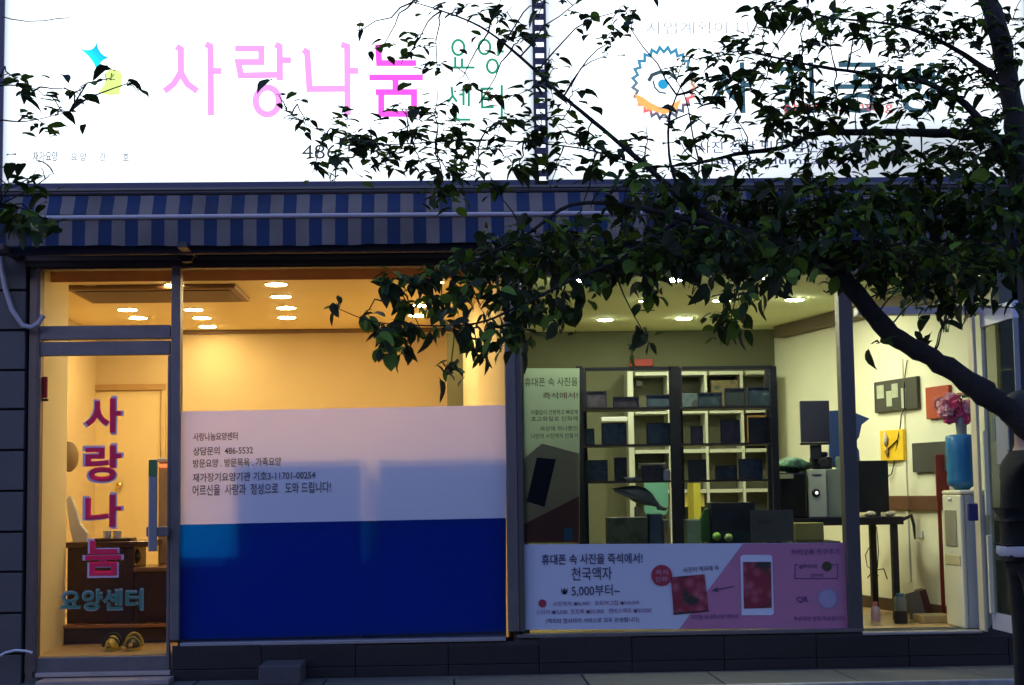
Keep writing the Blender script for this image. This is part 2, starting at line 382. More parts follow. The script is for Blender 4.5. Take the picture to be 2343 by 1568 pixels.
dsl = part('door_spill_slab', MB().box((at(86, 1550, -.2).x, -.26, PLAT+.001), (at(390, 1550, -.2).x, -.062, at(240, 1551, -.1).z)), M('light_spill_pink', (.30, .24, .20), .8, 0, .3, 5, .4), None, .006)  # added slab, its pale colour stands for light spilling from the door
tag(dsl, 'pale pinkish slab added before the narrow left glass door for its light spill', 'slab')
# ------------- left shop door
dx0, dz0, dx1, dz1 = rect(87, 781, 389, 1540, -.01)
door = thing('glass_door', 'narrow aluminium glass door of the left shop, with red vertical Korean lettering', 'door', ((dx0+dx1)/2, -.01, dz0))
Y0, Y1 = -.02, .035
pbox('top_rail', 88, 781, 389, 813, Y0, Y1, ALU, door, .004)
pbox('bottom_rail', 80, 1503, 388, 1537, Y0, Y1, ALU, door, .004)
pbox('stile', 83, 813.5, 89, 1502.5, Y0, Y1, ALU, door, .003)
pbox('stile', 382, 813.5, 389, 1502.5, Y0, Y1, ALU, door, .003)
pane(89, 813, 382, 1503, .01, door)
hd = pbox('handle', 339, 1052, 359, 1262, -.11, -.085, M('brushed_handle', (.32, .31, .33), .35, .6), door, .006)
pbox('handle_grip', 340, 1053, 358, 1090, -.114, -.1105, M('green_sticker', (.06, .16, .04), .5), hd)
pbox('handle_bracket', 334, 1206, 385, 1228, -.10, -.021, ALU, hd, .006)
RED = M('crimson_vinyl', (.90, .020, .10), .5, trans=.3); PALEV = M('pale_pink_vinyl', (.62, .45, .55), .5)
for ch, v0, v1 in (('사', 912, 990), ('랑', 1020, 1101), ('나', 1133, 1205), ('눔', 1238, 1316)):
    text('lettering_outline', ch, 196, v0+1, 276, v1-1, -.0, PALEV, door, .030, grow=6)
    text('lettering', ch, 196, v0, 276, v1, -.006, RED, door, .030)
GRN = M('green_vinyl', (.05, .18, .12), .5)
text('lettering_outline', '요양센터', 143, 1352, 322, 1394, -.0, M('pale_green_vinyl', (.25, .32, .26), .5), door, .035, grow=4)
text('lettering', '요양센터', 143, 1352, 322, 1394, -.006, GRN, door, .018)

# ------------- window films
def film_mat(name, col, tr, spec=.5):
    m = bpy.data.materials.new(name); m.use_nodes = True; n = m.node_tree; b = n.nodes['Principled BSDF']; out = n.nodes['Material Output']
    b.inputs['Base Color'].default_value = (*col, 1); b.inputs['Roughness'].default_value = .35; b.inputs['Specular IOR Level'].default_value = spec
    t = n.nodes.new('ShaderNodeBsdfTranslucent'); t.inputs[0].default_value = (*tr, 1); ad = n.nodes.new('ShaderNodeAddShader')
    n.links.new(b.outputs[0], ad.inputs[0]); n.links.new(t.outputs[0], ad.inputs[1]); n.links.new(ad.outputs[0], out.inputs[0]); return m
def quad(name, pts, Y, mat, parent=B):
    vs = [at(u, v, Y) for u, v in pts]; vs = [Vector((p.x, Y, p.z)) for p in vs]
    return part(name, MB().add(vs, [tuple(range(len(vs)))]), mat, parent)
FW = film_mat('milky_window_film', (.56, .56, .62), (.42, .33, .20))
FB = film_mat('royal_blue_window_film', (.0015, .017, .085), (.0, .13, 1.0), .12)
f1 = quad('window_film', [(411, 1463), (411, 1201), (1158, 1186), (1158, 1444)], .012, FB)
f2 = quad('window_film', [(411, 1200.6), (411, 942), (1158, 927), (1158, 1185.6)], .012, FW)
INK = M('grey_ink', (.10, .085, .10), .6)
for s_, u0, v0, u1, v1 in (('사랑나눔요양센터', 443, 990, 543, 1008), ('상담문의  486-5532', 443, 1022, 578, 1041), ('방문요양 . 방문목욕 . 가족요양', 443, 1049, 642, 1068),
                          ('재가장기요양기관 기호3-11701-00254', 443, 1080, 720, 1100), ('어르신을  사랑과  정성으로   도와 드립니다!', 443, 1106, 755, 1131)):
    text('lettering', s_, u0, v0, u1, v1, .008, INK, f2, .012, rot=.012)

# banner film, right window
bn = quad('window_banner', [(1199, 1441), (1199, 1246), (1951, 1242), (1957, 1438)], .012, M('banner_white', (.55, .57, .66), .5, 0, .03), B)
quad('banner_colour_field', [(1554, 1439.5), (1700, 1244), (1950.5, 1242.5), (1956.5, 1438)], .010, M('banner_mauve', (.46, .18, .29), .5, 0, .05), bn)
INK2 = M('navy_ink', (.05, .04, .10), .6); INKR = M('mauve_ink', (.28, .16, .28), .6); BRED = M('banner_red', (.34, .03, .06), .5)
text('lettering', '휴대폰 속 사진을 즉석에서!', 1240, 1267, 1470, 1291, .008, INK2, bn, .014)
text('lettering', '천국액자', 1308, 1298, 1400, 1328, .008, INK2, bn, .008)
text('lettering', '₩', 1284, 1346, 1299, 1360, .008, INK2, bn, .01)
text('lettering', '5,000부터~', 1308, 1338, 1418, 1365, .008, INK2, bn, .006)
text('lettering', '사진액자 ₩5,000   포토머그컵 ₩10,000', 1265, 1375, 1462, 1386, .008, INKR, bn, .01)
text('lettering', '스티커 ₩3,000  포토북 ₩20,000   캔버스액자 ₩30,000', 1228, 1393, 1490, 1405, .008, INKR, bn, .01)
text('lettering', '(액자와 엽서까지 서비스로 모두 완성됩니다)', 1250, 1414, 1462, 1427, .008, INK2, bn, .006)
text('lettering', '사진이 액자에 쏙', 1563, 1296, 1645, 1308, .008, INK2, bn, .008, rot=.05)
def disc(name, u, v, r, Y, mat, parent, n=28):
    c = at(u, v, Y); k = (Y+DIST)/FPX*r
    return part(name, MB().add([(c.x+k*math.cos(2*math.pi*i/n), Y, c.z+k*math.sin(2*math.pi*i/n)) for i in range(n)], [tuple(range(n))]), mat, parent)
disc('badge', 1514, 1317, 24, .006, BRED, bn)
text('lettering', '즉석', 1500, 1304, 1528, 1315, .003, M('pink_ink', (.5, .25, .32), .6), bn, .01); text('lettering', '인화', 1500, 1320, 1528, 1331, .003, M('pink_ink', (.5, .25, .32), .6), bn, .01)
disc('badge', 1241, 1381, 9, .006, BRED, bn)
# printed rose photograph: blotchy procedural print
def blotch(name, c1, c2, c3, sc=22):
    m = bpy.data.materials.new(name); m.use_nodes = True; n = m.node_tree; b = n.nodes['Principled BSDF']; b.inputs['Roughness'].default_value = .5
    tc = n.nodes.new('ShaderNodeTexCoord'); no = n.nodes.new('ShaderNodeTexVoronoi'); no.inputs['Scale'].default_value = sc
    n2 = n.nodes.new('ShaderNodeTexNoise'); n2.inputs['Scale'].default_value = sc*.35; n2.inputs['Detail'].default_value = 3
    cr = n.nodes.new('ShaderNodeValToRGB'); cr.color_ramp.elements[0].color = (*c1, 1); cr.color_ramp.elements[1].color = (*c2, 1); cr.color_ramp.elements[1].position = .6
    c4 = n.nodes.new('ShaderNodeValToRGB'); c4.color_ramp.elements[0].position = .54; c4.color_ramp.elements[1].position = .60
    mx = n.nodes.new('ShaderNodeMix'); mx.data_type = 'RGBA'; mx.inputs[7].default_value = (*c3, 1)
    n.links.new(tc.outputs['Object'], no.inputs['Vector']); n.links.new(tc.outputs['Object'], n2.inputs['Vector'])
    n.links.new(no.outputs['Distance'], cr.inputs[0]); n.links.new(n2.outputs[0], c4.inputs[0]); n.links.new(c4.outputs[0], mx.inputs[0])
    n.links.new(cr.outputs[0], mx.inputs[6]); n.links.new(mx.outputs[2], b.inputs['Base Color']); return m
ROSE = blotch('rose_print', (.42, .10, .14), (.22, .02, .035), (.035, .03, .02), 16)
quad('rose_picture', [(1541, 1404), (1535, 1321), (1612, 1314), (1621, 1396)], .006, ROSE, bn)
quad('picture_edge', [(1540, 1407), (1540.5, 1404), (1621.5, 1396), (1621.5, 1399)], .005, BLACKM, bn)
ph = quad('printed_phone', [(1697, 1408), (1694, 1274), (1700, 1270), (1762, 1270), (1767, 1274), (1771, 1403), (1766, 1408)], .006, M('phone_white', (.62, .64, .74), .5, 0, .03), bn)
quad('rose_picture', [(1702, 1393), (1700, 1286), (1764, 1286), (1766, 1391)], .003, ROSE, bn)
quad('arrow', [(1628, 1352), (1644, 1343), (1641, 1348), (1680, 1341), (1680, 1343), (1642, 1350.5), (1645, 1355)], .006, INK2, bn)
INKM = M('dim_plum_ink', (.14, .05, .16), .6)
text('lettering', '카카오톡 친구추가', 1810, 1256, 1922, 1270, .006, INKM, bn, .008)
text('lettering', '@즉석사진', 1828, 1291, 1870, 1302, .006, INKM, bn, .02)
disc('badge', 1892, 1296, 11, .006, M('badge_olive', (.05, .045, .02), .6), bn)
text('lettering', '검색하세요', 1855, 1312, 1885, 1321, .006, INKM, bn, .008)
for a in ((1818, 1292, 1820, 1324), (1915, 1292, 1917, 1324), (1818, 1323, 1917, 1325), (1818, 1291, 1826, 1293), (1902, 1291, 1917, 1293)):
    quad('box_outline', [(a[0], a[3]), (a[0], a[1]), (a[2], a[1]), (a[2], a[3])], .0065, INKM, bn)
text('lettering', 'QR', 1822, 1365, 1850, 1380, .006, INKM, bn, .03)
disc('speech_bubble', 1894, 1370, 24, .006, M('bubble_grey', (.30, .22, .38), .6), bn); disc('speech_bubble', 1894, 1370, 20, .004, M('bubble_grey2', (.34, .30, .42), .6), bn)
text('lettering', '주문하면 당일 배송됩니다', 1816, 1410, 1932, 1421, .006, INKM, bn, .006)
text('lettering', '사진을 보내주시면 액자로', 1580, 1406, 1690, 1417, .006, INKM, bn, .006)

# left poster inside the right window
px = thing('window_poster', 'tall pale green poster with a tilted phone picture inside the right shop window', 'poster', at(1262, 1243, .05))
def pq(name, pts, Y, mat, parent): return quad(name, pts, Y, mat, parent)
pq('paper', [(1198, 1243), (1198, 843), (1326, 843), (1326, 1243)], .05, M('pale_green_paper', (.52, .66, .46), .6, 0, .08, 5, trans=.3), px)
pq('colour_field', [(1198.5, 1242), (1198.5, 1050), (1240, 1015), (1325.5, 1038), (1325.5, 1242)], .046, M('khaki_print', (.46, .40, .26), .6, trans=.3), px)
pq('colour_field', [(1198.5, 1242), (1198.5, 1200), (1325.5, 1135), (1325.5, 1242)], .043, M('maroon_brown_print', (.22, .09, .055), .6, trans=.2), px)
pq('printed_phone', [(1205, 1148), (1228, 1047), (1272, 1051), (1246, 1160)], .040, M('black_print', (.02, .02, .03), .25), px)
text('lettering', '휴대폰 속 사진을', 1200, 864, 1322, 884, .046, M('poster_ink', (.06, .055, .05), .6), px, .006)
text('lettering', '즉석에서!', 1242, 898, 1322, 913, .046, M('poster_red_ink', (.22, .06, .05), .6), px, .006)
for s_, v in (('어플없이 간편하고 빠르게', 938), ('초고화질로 인화해', 953), ('세상에 하나뿐인', 975), ('나만의 사진액자 만들기', 992)):
    text('lettering', s_, 1215 if v != 975 else 1235, v, 1322, v+11, .046, M('poster_ink', (.06, .055, .05), .6), px, .006)
pq('colour_field', [(1290, 1236), (1290, 1208), (1310, 1208), (1310, 1236)], .040, M('sky_blue_print', (.06, .19, .28), .6), px)

# ------------------------------------------------------------------ illuminated signs
def sign_face_mat(name, x0, x1, z0, z1, dim_patch=None):
    m = bpy.data.materials.new(name); m.use_nodes = True; n = m.node_tree; n.nodes.remove(n.nodes['Principled BSDF'])
    out = n.nodes['Material Output']; em = n.nodes.new('ShaderNodeEmission'); df = n.nodes.new('ShaderNodeBsdfDiffuse'); ad = n.nodes.new('ShaderNodeAddShader')
    df.inputs[0].default_value = (.12, .12, .13, 1)
    g = n.nodes.new('ShaderNodeTexCoord'); sp = n.nodes.new('ShaderNodeSeparateXYZ'); n.links.new(g.outputs['Object'], sp.inputs[0])
    def math_(op, a, b=None):
        q = n.nodes.new('ShaderNodeMath'); q.operation = op
        for i, v_ in enumerate((a, b)):
            if v_ is None: continue
            if isinstance(v_, (int, float)): q.inputs[i].default_value = v_
            else: n.links.new(v_, q.inputs[i])
        return q.outputs[0]
    X = math_('DIVIDE', math_('SUBTRACT', sp.outputs[0], 0), (x1-x0)/2); Z = math_('DIVIDE', math_('SUBTRACT', sp.outputs[2], (z1-z0)/2), (z1-z0)/2)
    ex = math_('SUBTRACT', 1, math_('POWER', math_('ABSOLUTE', X), 16)); ez = math_('SUBTRACT', 1, math_('MULTIPLY', math_('POWER', math_('ABSOLUTE', Z), 6), .55))
    s_ = math_('ADD', .60, math_('MULTIPLY', math_('MULTIPLY', ex, ez), 1.15))
    if dim_patch:   # dimmer patch put into the emission strength, fading outwards
        gx = math_('POWER', math_('DIVIDE', math_('SUBTRACT', sp.outputs[0], dim_patch[0]), dim_patch[2]), 2); gz = math_('POWER', math_('DIVIDE', math_('SUBTRACT', sp.outputs[2], dim_patch[1]), dim_patch[3]), 2)
        ga = math_('POWER', 2.718, math_('MULTIPLY', math_('ADD', gx, gz), -1))
        s_ = math_('MULTIPLY', s_, math_('SUBTRACT', 1, math_('MULTIPLY', ga, .70)))
    em.inputs[0].default_value = (.83, .93, 1.0, 1); s_ = math_('MULTIPLY', s_, .25); n.links.new(s_, em.inputs[1])
    n.links.new(em.outputs[0], ad.inputs[0]); n.links.new(df.outputs[0], ad.inputs[1]); n.links.new(ad.outputs[0], out.inputs[0]); return m
YS = -.30
def E_(name, col, s=1.0): return M(name, [c*.12 for c in col], .7, emit=col, estr=s/4)
sx0, sz0, sx1, _ = rect(9, 0, 1220, 416, YS); ztop = at(1100, 0, YS).z+.16; zbot = at(1100, 413, YS).z
SG = thing('illuminated_sign', 'left lit white shop sign with pink Korean lettering and a blue star logo', 'sign', ((sx0+sx1)/2, YS, zbot))
me_ = sign_face_mat('lit_sign_face_left', sx0, sx1, zbot, ztop)
part('panel', MB().box((sx0, YS, zbot), (sx1, YS+.02, ztop)), me_, SG)
part('housing', MB().box((sx0-.03, YS+.021, zbot-.03), (sx1+.005, -.045, ztop+.03)), NAVY, SG)
part('frame', MB().box((sx0-.035, YS-.015, zbot-.035), (sx0-.001, YS+.02, ztop+.035)), NAVY, SG)
part('frame', MB().box((sx0, YS-.015, zbot-.035), (sx1, YS+.02, zbot-.001)), NAVY, SG)
part('frame', MB().box((sx0, YS-.015, ztop+.001), (sx1, YS+.02, ztop+.035)), NAVY, SG)
tx0 = at(1252, 200, YS).x; tx1 = at(2352, 200, YS).x
SG2 = thing('illuminated_sign', 'right lit white photo shop sign with a jagged rainbow ring logo, half hidden by leaves', 'sign', ((tx0+tx1)/2, YS, zbot))
part('panel', MB().box((tx0, YS, zbot), (tx1, YS+.02, ztop)), sign_face_mat('lit_sign_face_right', tx0, tx1, zbot, ztop, (at(2080, 330, YS).x-(tx0+tx1)/2, at(2050, 345, YS).z-zbot, 1.2, .34)), SG2)
part('housing', MB().box((tx0-.0, YS+.021, zbot-.03), (tx1+.03, -.045, ztop+.03)), NAVY, SG2)
part('frame', MB().box((tx1+.001, YS-.015, zbot-.035), (tx1+.035, YS+.02, ztop+.035)), NAVY, SG2)
part('frame', MB().box((tx0, YS-.015, zbot-.035), (tx1, YS+.02, zbot-.001)), NAVY, SG2)
part('frame', MB().box((tx0, YS-.015, ztop+.001), (tx1, YS+.02, ztop+.035)), NAVY, SG2)
# film-strip divider between both signs: two rails and rungs over a lit strip
fs_ = thing('film_strip_divider', 'narrow vertical film-strip bar with small lit squares between the two white signs', 'sign strip', (at(1236, 413, YS).x, YS, zbot))
fx0, fx1 = sx1+.001, tx0-.001
part('backlight', MB().box((fx0+.008, YS+.0, zbot), (fx1-.008, YS+.02, ztop)), E_('strip_backlight', (.85, .93, 1.0), 1.3), fs_)
hw = (fx1-fx0); wr = hw*.19
DK = M('film_navy', (.02, .02, .05), .5)
part('rail', MB().box((fx0, YS-.014, zbot), (fx0+wr, YS-.002, ztop)), DK, fs_); part('rail', MB().box((fx1-wr, YS-.014, zbot), (fx1, YS-.002, ztop)), DK, fs_)
per = 26.6*(YS+DIST)/FPX; z = zbot+.02
while z < ztop:
    part('rung', MB().box((fx0+wr+.0005, YS-.013, z), (fx1-wr-.0005, YS-.002, min(ztop, z+per*.56))), DK, fs_); z += per

# stroke lettering
def strokes(name, lines, width, Y, mat, parent, grow=0, sq=False):
    mb = MB(); k = (Y+DIST)/FPX; j = 0
    for ln in lines:
        pts = [at(u, v, Y) for u, v in ln]; pts = [Vector((p.x, 0, p.z)) for p in pts]
        wd = (width/2+grow)*k; L = []; Rr = []
        for i, p in enumerate(pts):
            a = (p-pts[i-1]).normalized() if i else None; b = (pts[i+1]-p).normalized() if i < len(pts)-1 else None
            closed = (ln[0] == ln[-1] and len(ln) > 6)
            if closed and a is None: a = (p-pts[-2]).normalized()
            if closed and b is None: b = (pts[1]-p).normalized()
            t = ((a or b)+(b or a)).normalized(); nn = Vector((-t.z, 0, t.x)); c = max(.45, nn.dot(Vector((-(b or a).z, 0, (b or a).x))))
            q = p.copy()
            if not closed and i == 0: q = p-t*grow*k
            if not closed and i == len(pts)-1: q = p+t*grow*k
            L.append(q+nn*wd/c); Rr.append(q-nn*wd/c)
        y = Y-.0004*j; j += 1
        vs = [Vector((p.x, y, p.z)) for p in L]+[Vector((p.x, y, p.z)) for p in Rr]; n = len(pts)
        mb.add(vs, [(i, i+1, n+i+1, n+i) for i in range(n-1)])
    return part(name, mb, mat, parent)
def el(cx, cy, rx, ry, n=26): return [(cx+rx*math.cos(2*math.pi*i/n), cy+ry*math.sin(2*math.pi*i/n)) for i in range(n)]+[(cx+rx, cy)]
z1_ = lambda L: [[(x*.3428, y*.3428) for x, y in l] for l in L]
z2_ = lambda L: [[(722.9+x*.3428, y*.3428) for x, y in l] for l in L]
Q = E_('pink_vinyl_lit', (1.0, .36, .95), .95); QO = E_('magenta_edge', (.85, .30, .85), .9); Q2 = E_('leaf_shaded_pink_lit', (1.0, .10, .75), .95)
SA = [[(1180, 312), (1207, 330), (1208, 480), (1160, 560), (1100, 608)], [(1212, 495), (1250, 560), (1315, 608)], [(1375, 295), (1405, 312), (1408, 768)], [(1410, 475), (1475, 475)]]
RANG = [[(1572, 325), (1745, 325), (1745, 415), (1590, 415), (1608, 505), (1870, 500)], [(1840, 298), (1866, 312), (1868, 535)], [(1880, 403), (1940, 403)], el(1785, 675, 78, 90)]
NA = [[(2025, 335), (2050, 350), (2066, 595), (2312, 593)], [(2280, 298), (2318, 312), (2320, 768)], [(2330, 474), (2390, 474)]]
for L in (SA, RANG, NA):
    L = z1_(L); strokes('lettering_edge', L, 13, YS-.004, QO, SG, .9); strokes('lettering', L, 13, YS-.008, Q, SG)
NUM = z2_([[(415, 300), (422, 422), (668, 422)], [(358, 518), (712, 518)], [(531, 518), (531, 612)], [(400, 616), (655, 616), (655, 762), (436, 762), (436, 616)]])
strokes('lettering_edge', NUM, 13, YS-.004, QO, SG, .9); strokes('lettering', NUM, 13, YS-.008, Q2, SG)  # this letter's deeper pink carries the shade of the leaves
GL = E_('green_vinyl_lit', (.03, .30, .16), .9)
YO = z2_([el(950, 318, 40, 50), [(930, 380), (930, 450)], [(975, 390), (975, 450)], [(880, 452), (1060, 452)], el(1125, 315, 38, 48), [(1217, 270), (1217, 375)], [(1217, 308), (1255, 308)], [(1217, 345), (1255, 345)], el(1178, 443, 36, 45)])
SEN = z2_([[(905, 580), (912, 640), (880, 685)], [(912, 640), (942, 682)], [(985, 570), (985, 705)], [(955, 632), (985, 632)], [(1020, 570), (1020, 712)], [(932, 730), (936, 800), (1030, 800)],
           [(1182, 592), (1106, 592), (1110, 718), (1188, 716)], [(1106, 655), (1180, 655)], [(1240, 568), (1240, 800)], [(1200, 655), (1240, 655)]])
for L in (YO[:4], YO[4:], SEN[:6], SEN[6:]): strokes('lettering', L, 6, YS-.004, GL, SG)
# star logo
def star_mat():
    m = bpy.data.materials.new('star_gradient_vinyl'); m.use_nodes = True; n = m.node_tree; b = n.nodes['Principled BSDF']
    tc = n.nodes.new('ShaderNodeTexCoord'); gr = n.nodes.new('ShaderNodeSeparateXYZ'); cr = n.nodes.new('ShaderNodeValToRGB')
    mm = n.nodes.new('ShaderNodeMath'); mm.operation = 'ADD'; mp = n.nodes.new('ShaderNodeMath'); mp.operation = 'MULTIPLY_ADD'; mp.inputs[1].default_value = 3.2; mp.inputs[2].default_value = 2.2*0+.5
    n.links.new(tc.outputs['Generated'], gr.inputs[0]); n.links.new(gr.outputs[0], mm.inputs[0]); n.links.new(gr.outputs[2], mm.inputs[1])
    n.links.new(mm.outputs[0], mp.inputs[0]); mp.inputs[1].default_value = .5; mp.inputs[2].default_value = 0
    cr.color_ramp.elements[0].color = (.0, .95, .90, 1); cr.color_ramp.elements[1].color = (0, .35, .9, 1); cr.color_ramp.elements[0].position = .35; cr.color_ramp.elements[1].position = .75
    n.links.new(mp.outputs[0], cr.inputs[0]); n.links.new(cr.outputs[0], b.inputs['Emission Color']); b.inputs['Emission Strength'].default_value = .24; b.inputs['Base Color'].default_value = (0, .2, .3, 1); return m
def curve_star(pts, c, bend=.35, n=6):
    out = []
    for i in range(len(pts)):
        a, b = Vector(pts[i]), Vector(pts[(i+1) % len(pts)]); mid = (a+b)/2; ct = mid+(Vector(c)-mid)*bend*2
        for k in range(n):
            t = k/n; out.append(tuple(a*(1-t)**2+ct*2*t*(1-t)+b*t*t))
    return out
sp_ = curve_star([(647*.3428, 280*.3428), (735*.3428, 388*.3428), (652*.3428, 492*.3428), (527*.3428, 323*.3428)], (640*.3428, 380*.3428), .38)
quad('logo_star', sp_, YS-.006, star_mat(), SG)
bl = [(700, 490), (735, 466), (790, 470), (815, 500), (812, 570), (795, 632), (730, 638), (655, 620), (690, 575), (712, 520)]
quad('logo_circle', [(x*.3428, y*.3428) for x, y in bl], YS-.006, E_('lime_vinyl_lit', (.72, .95, .25), .95), SG)
GY = E_('grey_print_lit', (.16, .17, .18), .8)
text('lettering', '재가요양', 75, 346, 132, 370, YS-.004, GY, SG, .02)
LG = E_('faint_print_lit', (.34, .38, .40), 1.0)
for s_, u0, u1 in (('요 양', 162, 198), ('간', 228, 242), ('호', 281, 295)): text('lettering', s_, u0, 349, u1, 370, YS-.004, LG, SG, .035)
text('lettering', '486-5532', 690, 330, 900, 364, YS-.004, E_('dark_print_lit', (.05, .06, .06), .6), SG, 0)
# right sign: jagged ring and eye
def ring_mat():
    m = bpy.data.materials.new('rainbow_ring_vinyl'); m.use_nodes = True; n = m.node_tree; b = n.nodes['Principled BSDF']
    tc = n.nodes.new('ShaderNodeTexCoord'); sx = n.nodes.new('ShaderNodeSeparateXYZ'); cr = n.nodes.new('ShaderNodeValToRGB'); ad = n.nodes.new('ShaderNodeMath'); ad.operation = 'MULTIPLY_ADD'
    n.links.new(tc.outputs['Generated'], sx.inputs[0]); n.links.new(sx.outputs[0], ad.inputs[0]); ad.inputs[1].default_value = -.25; n.links.new(sx.outputs[2], ad.inputs[2])
    e = cr.color_ramp.elements; e[0].position = .0; e[0].color = (.10, .10, .14, 1); e[1].position = .95; e[1].color = (.0, .25, .42, 1)
    for p_, c_ in ((.06, (.80, .10, .12)), (.18, (.90, .35, .08)), (.34, (.16, .16, .16)), (.55, (.06, .22, .34))): q = e.new(p_); q.color = (*c_, 1)
    n.links.new(ad.outputs[0], cr.inputs[0]); n.links.new(cr.outputs[0], b.inputs['Emission Color']); b.inputs['Emission Strength'].default_value = .23; b.inputs['Base Color'].default_value = (.1, .1, .1, 1); return m
zz = []; cx, cy = 1519, 190
for i in range(49):
    r_ = 1.0 if i % 2 else .86; a = 2*math.pi*i/48; zz.append((cx+72*r_*math.cos(a), cy+82*r_*math.sin(a)))
strokes('logo_ring', [zz], 7, YS-.004, ring_mat(), SG2)
quad('logo_flame', [(1452, 215), (1470, 222), (1490, 236), (1512, 246), (1535, 240), (1560, 226), (1550, 250), (1520, 262), (1480, 250), (1458, 234)], YS-.006, E_('orange_vinyl_lit', (1.0, .45, .12), 1.0), SG2)
ED_ = E_('eye_dark_lit', (.06, .10, .12), .7)
strokes('logo_eye', [[(1484, 186), (1492, 172), (1510, 165), (1532, 168), (1550, 182)]], 9, YS-.006, ED_, SG2)
strokes('logo_eye', [[(1494, 184), (1498, 200), (1508, 211), (1524, 214)]], 4, YS-.008, ED_, SG2)
disc('logo_pupil', 1517, 193, 12, YS-.010, E_('eye_blue_lit', (.02, .35, .62), .9), SG2)
SL = E_('slate_blue_vinyl_lit', (.04, .12, .17), .8)
for ch, u0, u1 in (('사', 1625, 1722), ('진', 1775, 1868), ('공', 1905, 2022), ('방', 2052, 2160)): text('lettering', ch, u0, 140, u1, 262, YS-.004, SL, SG2, .008)
text('lettering', '사업계획이 디자인 부터 보정까지 49', 1468, 48, 2110, 78, YS-.004, E_('soft_print_lit', (.40, .42, .44), .9), SG2, 0)
text('lettering', 'photo printing', 1790, 232, 2048, 262, YS-.004, E_('red_print_lit', (.75, .12, .10), .8), SG2, .004)
NV = E_('navy_print_lit', (.06, .07, .20), .7)
text('lettering', '사진 상담 및 상담전화 486-41', 1590, 322, 2010, 350, YS-.004, NV, SG2, .004)
text('lettering', 'http://salumzadoo.at', 1622, 358, 1995, 382, YS-.004, NV, SG2, .004)
# small bracket cable on top-left of the sign
cb = MB().tube([at(4, 38, -.36), at(25, 44, -.36), at(60, 49, -.36), at(100, 48, -.36), at(130, 43, -.36), at(158, 41, -.34)], .0035, 5)
tag(part('wire', cb, BLACKM), 'thin dark sagging wire across the top left corner of the left sign', 'wire')

# ------------------------------------------------------------------ awning
AW = thing('striped_awning', 'rolled-up blue and white striped awning with a pale front bar under the lit signs', 'awning', (0, -.3, at(1100, 560, -.5).z))
ax0, ax1 = at(-40, 470, -.4).x, at(2380, 470, -.4).x
zA = zbot-.036; zB = at(1100, 447, -.30).z
part('cassette', MB().box((ax0, -.34, zB+.01), (ax1, -.041, zA-.004)), M('dark_cassette', (.05, .045, .055), .45, .3, .2), AW, .015)
part('cassette_lip', MB().box((ax0, -.352, zA-.02), (ax1, -.341, zA-.005)), M('cassette_lip', (.10, .10, .09), .4, .3), AW)
def stripe_mat():
    m = bpy.data.materials.new('striped_canvas'); m.use_nodes = True; n = m.node_tree; b = n.nodes['Principled BSDF']; b.inputs['Roughness'].default_value = .85
    tc = n.nodes.new('ShaderNodeTexCoord'); sx = n.nodes.new('ShaderNodeSeparateXYZ')
    P = 60.0*(DIST-.42)/FPX
    def mt(op, a, b_=None):
        q = n.nodes.new('ShaderNodeMath'); q.operation = op
        for i, v_ in enumerate((a, b_)):
            if v_ is None: continue
            if isinstance(v_, (int, float)): q.inputs[i].default_value = v_
            else: n.links.new(v_, q.inputs[i])
        return q.outputs[0]
    n.links.new(tc.outputs['Object'], sx.inputs[0])
    ph_ = (at(737, 520, -.42).x) % P
    s_ = mt('GREATER_THAN', mt('FRACT', mt('DIVIDE', mt('SUBTRACT', sx.outputs[0], ph_-20*P), P)), .5)
    no = n.nodes.new('ShaderNodeTexNoise'); no.inputs['Scale'].default_value = 3; n.links.new(tc.outputs['Object'], no.inputs[0])
    mx = n.nodes.new('ShaderNodeMix'); mx.data_type = 'RGBA'; mx.inputs[6].default_value = (.20, .165, .15, 1); mx.inputs[7].default_value = (.002, .024, .095, 1)
    n.links.new(s_, mx.inputs[0]); m2 = n.nodes.new('ShaderNodeMix'); m2.data_type = 'RGBA'; m2.blend_type = 'MULTIPLY'; m2.inputs[0].default_value = .8
    n.links.new(mx.outputs[2], m2.inputs[6]); n.links.new(no.outputs[0], m2.inputs[7]); n.links.new(m2.outputs[2], b.inputs['Base Color']); return m
STR = stripe_mat()
def cloth(name, rows, amp, mat, parent, nx=260):
    """rows of (Y, Z) joined across the awning's width with soft folds"""
    mb = MB(); vs = []
    for j, (y, z) in enumerate(rows):
        for i in range(nx+1):
            x = ax0+.05+(ax1-ax0-.1)*i/nx; f = j/(len(rows)-1)
            vs.append((x, y+amp*f*(math.sin(x*18)+.5*math.sin(x*41+1)+.8*math.sin(x*7.3+2)), z+.006*math.sin(x*2.1+.5)*f+.002*math.sin(x*23)*f))
    fs = [(j*(nx+1)+i, j*(nx+1)+i+1, (j+1)*(nx+1)+i+1, (j+1)*(nx+1)+i) for j in range(len(rows)-1) for i in range(nx)]
    o = part(name, mb.add(vs, fs, True), mat, parent); return o
ybar = -.43; zbar = at(1100, 491, ybar).z
AWo = ORG[AW.name]
cloth('canopy', [(-.345, zB+.005), (-.37, at(1100, 462, -.37).z), (-.40, at(1100, 475, -.40).z), (ybar+.015, zbar+.015)], .002, STR, AW)
part('front_bar', MB().tube([(ax0+.28, ybar, zbar), (ax1-.2, ybar, zbar)], .0155, 14), M('pale_violet_bar', (.30, .27, .30), .35, .2, .1), AW)
cloth('valance', [(ybar, zbar-.017), (ybar, zbar-.08), (ybar, at(1100, 532, ybar).z), (ybar, at(1100, 556, ybar).z)], .006, STR, AW)
part('lower_roller', MB().tube([(ax0, -.30, at(1100, 566, -.3).z+.01), (ax1, -.30, at(1100, 566, -.3).z+.01)], .04, 14), M('navy_roller', (.02, .022, .05), .6), AW)
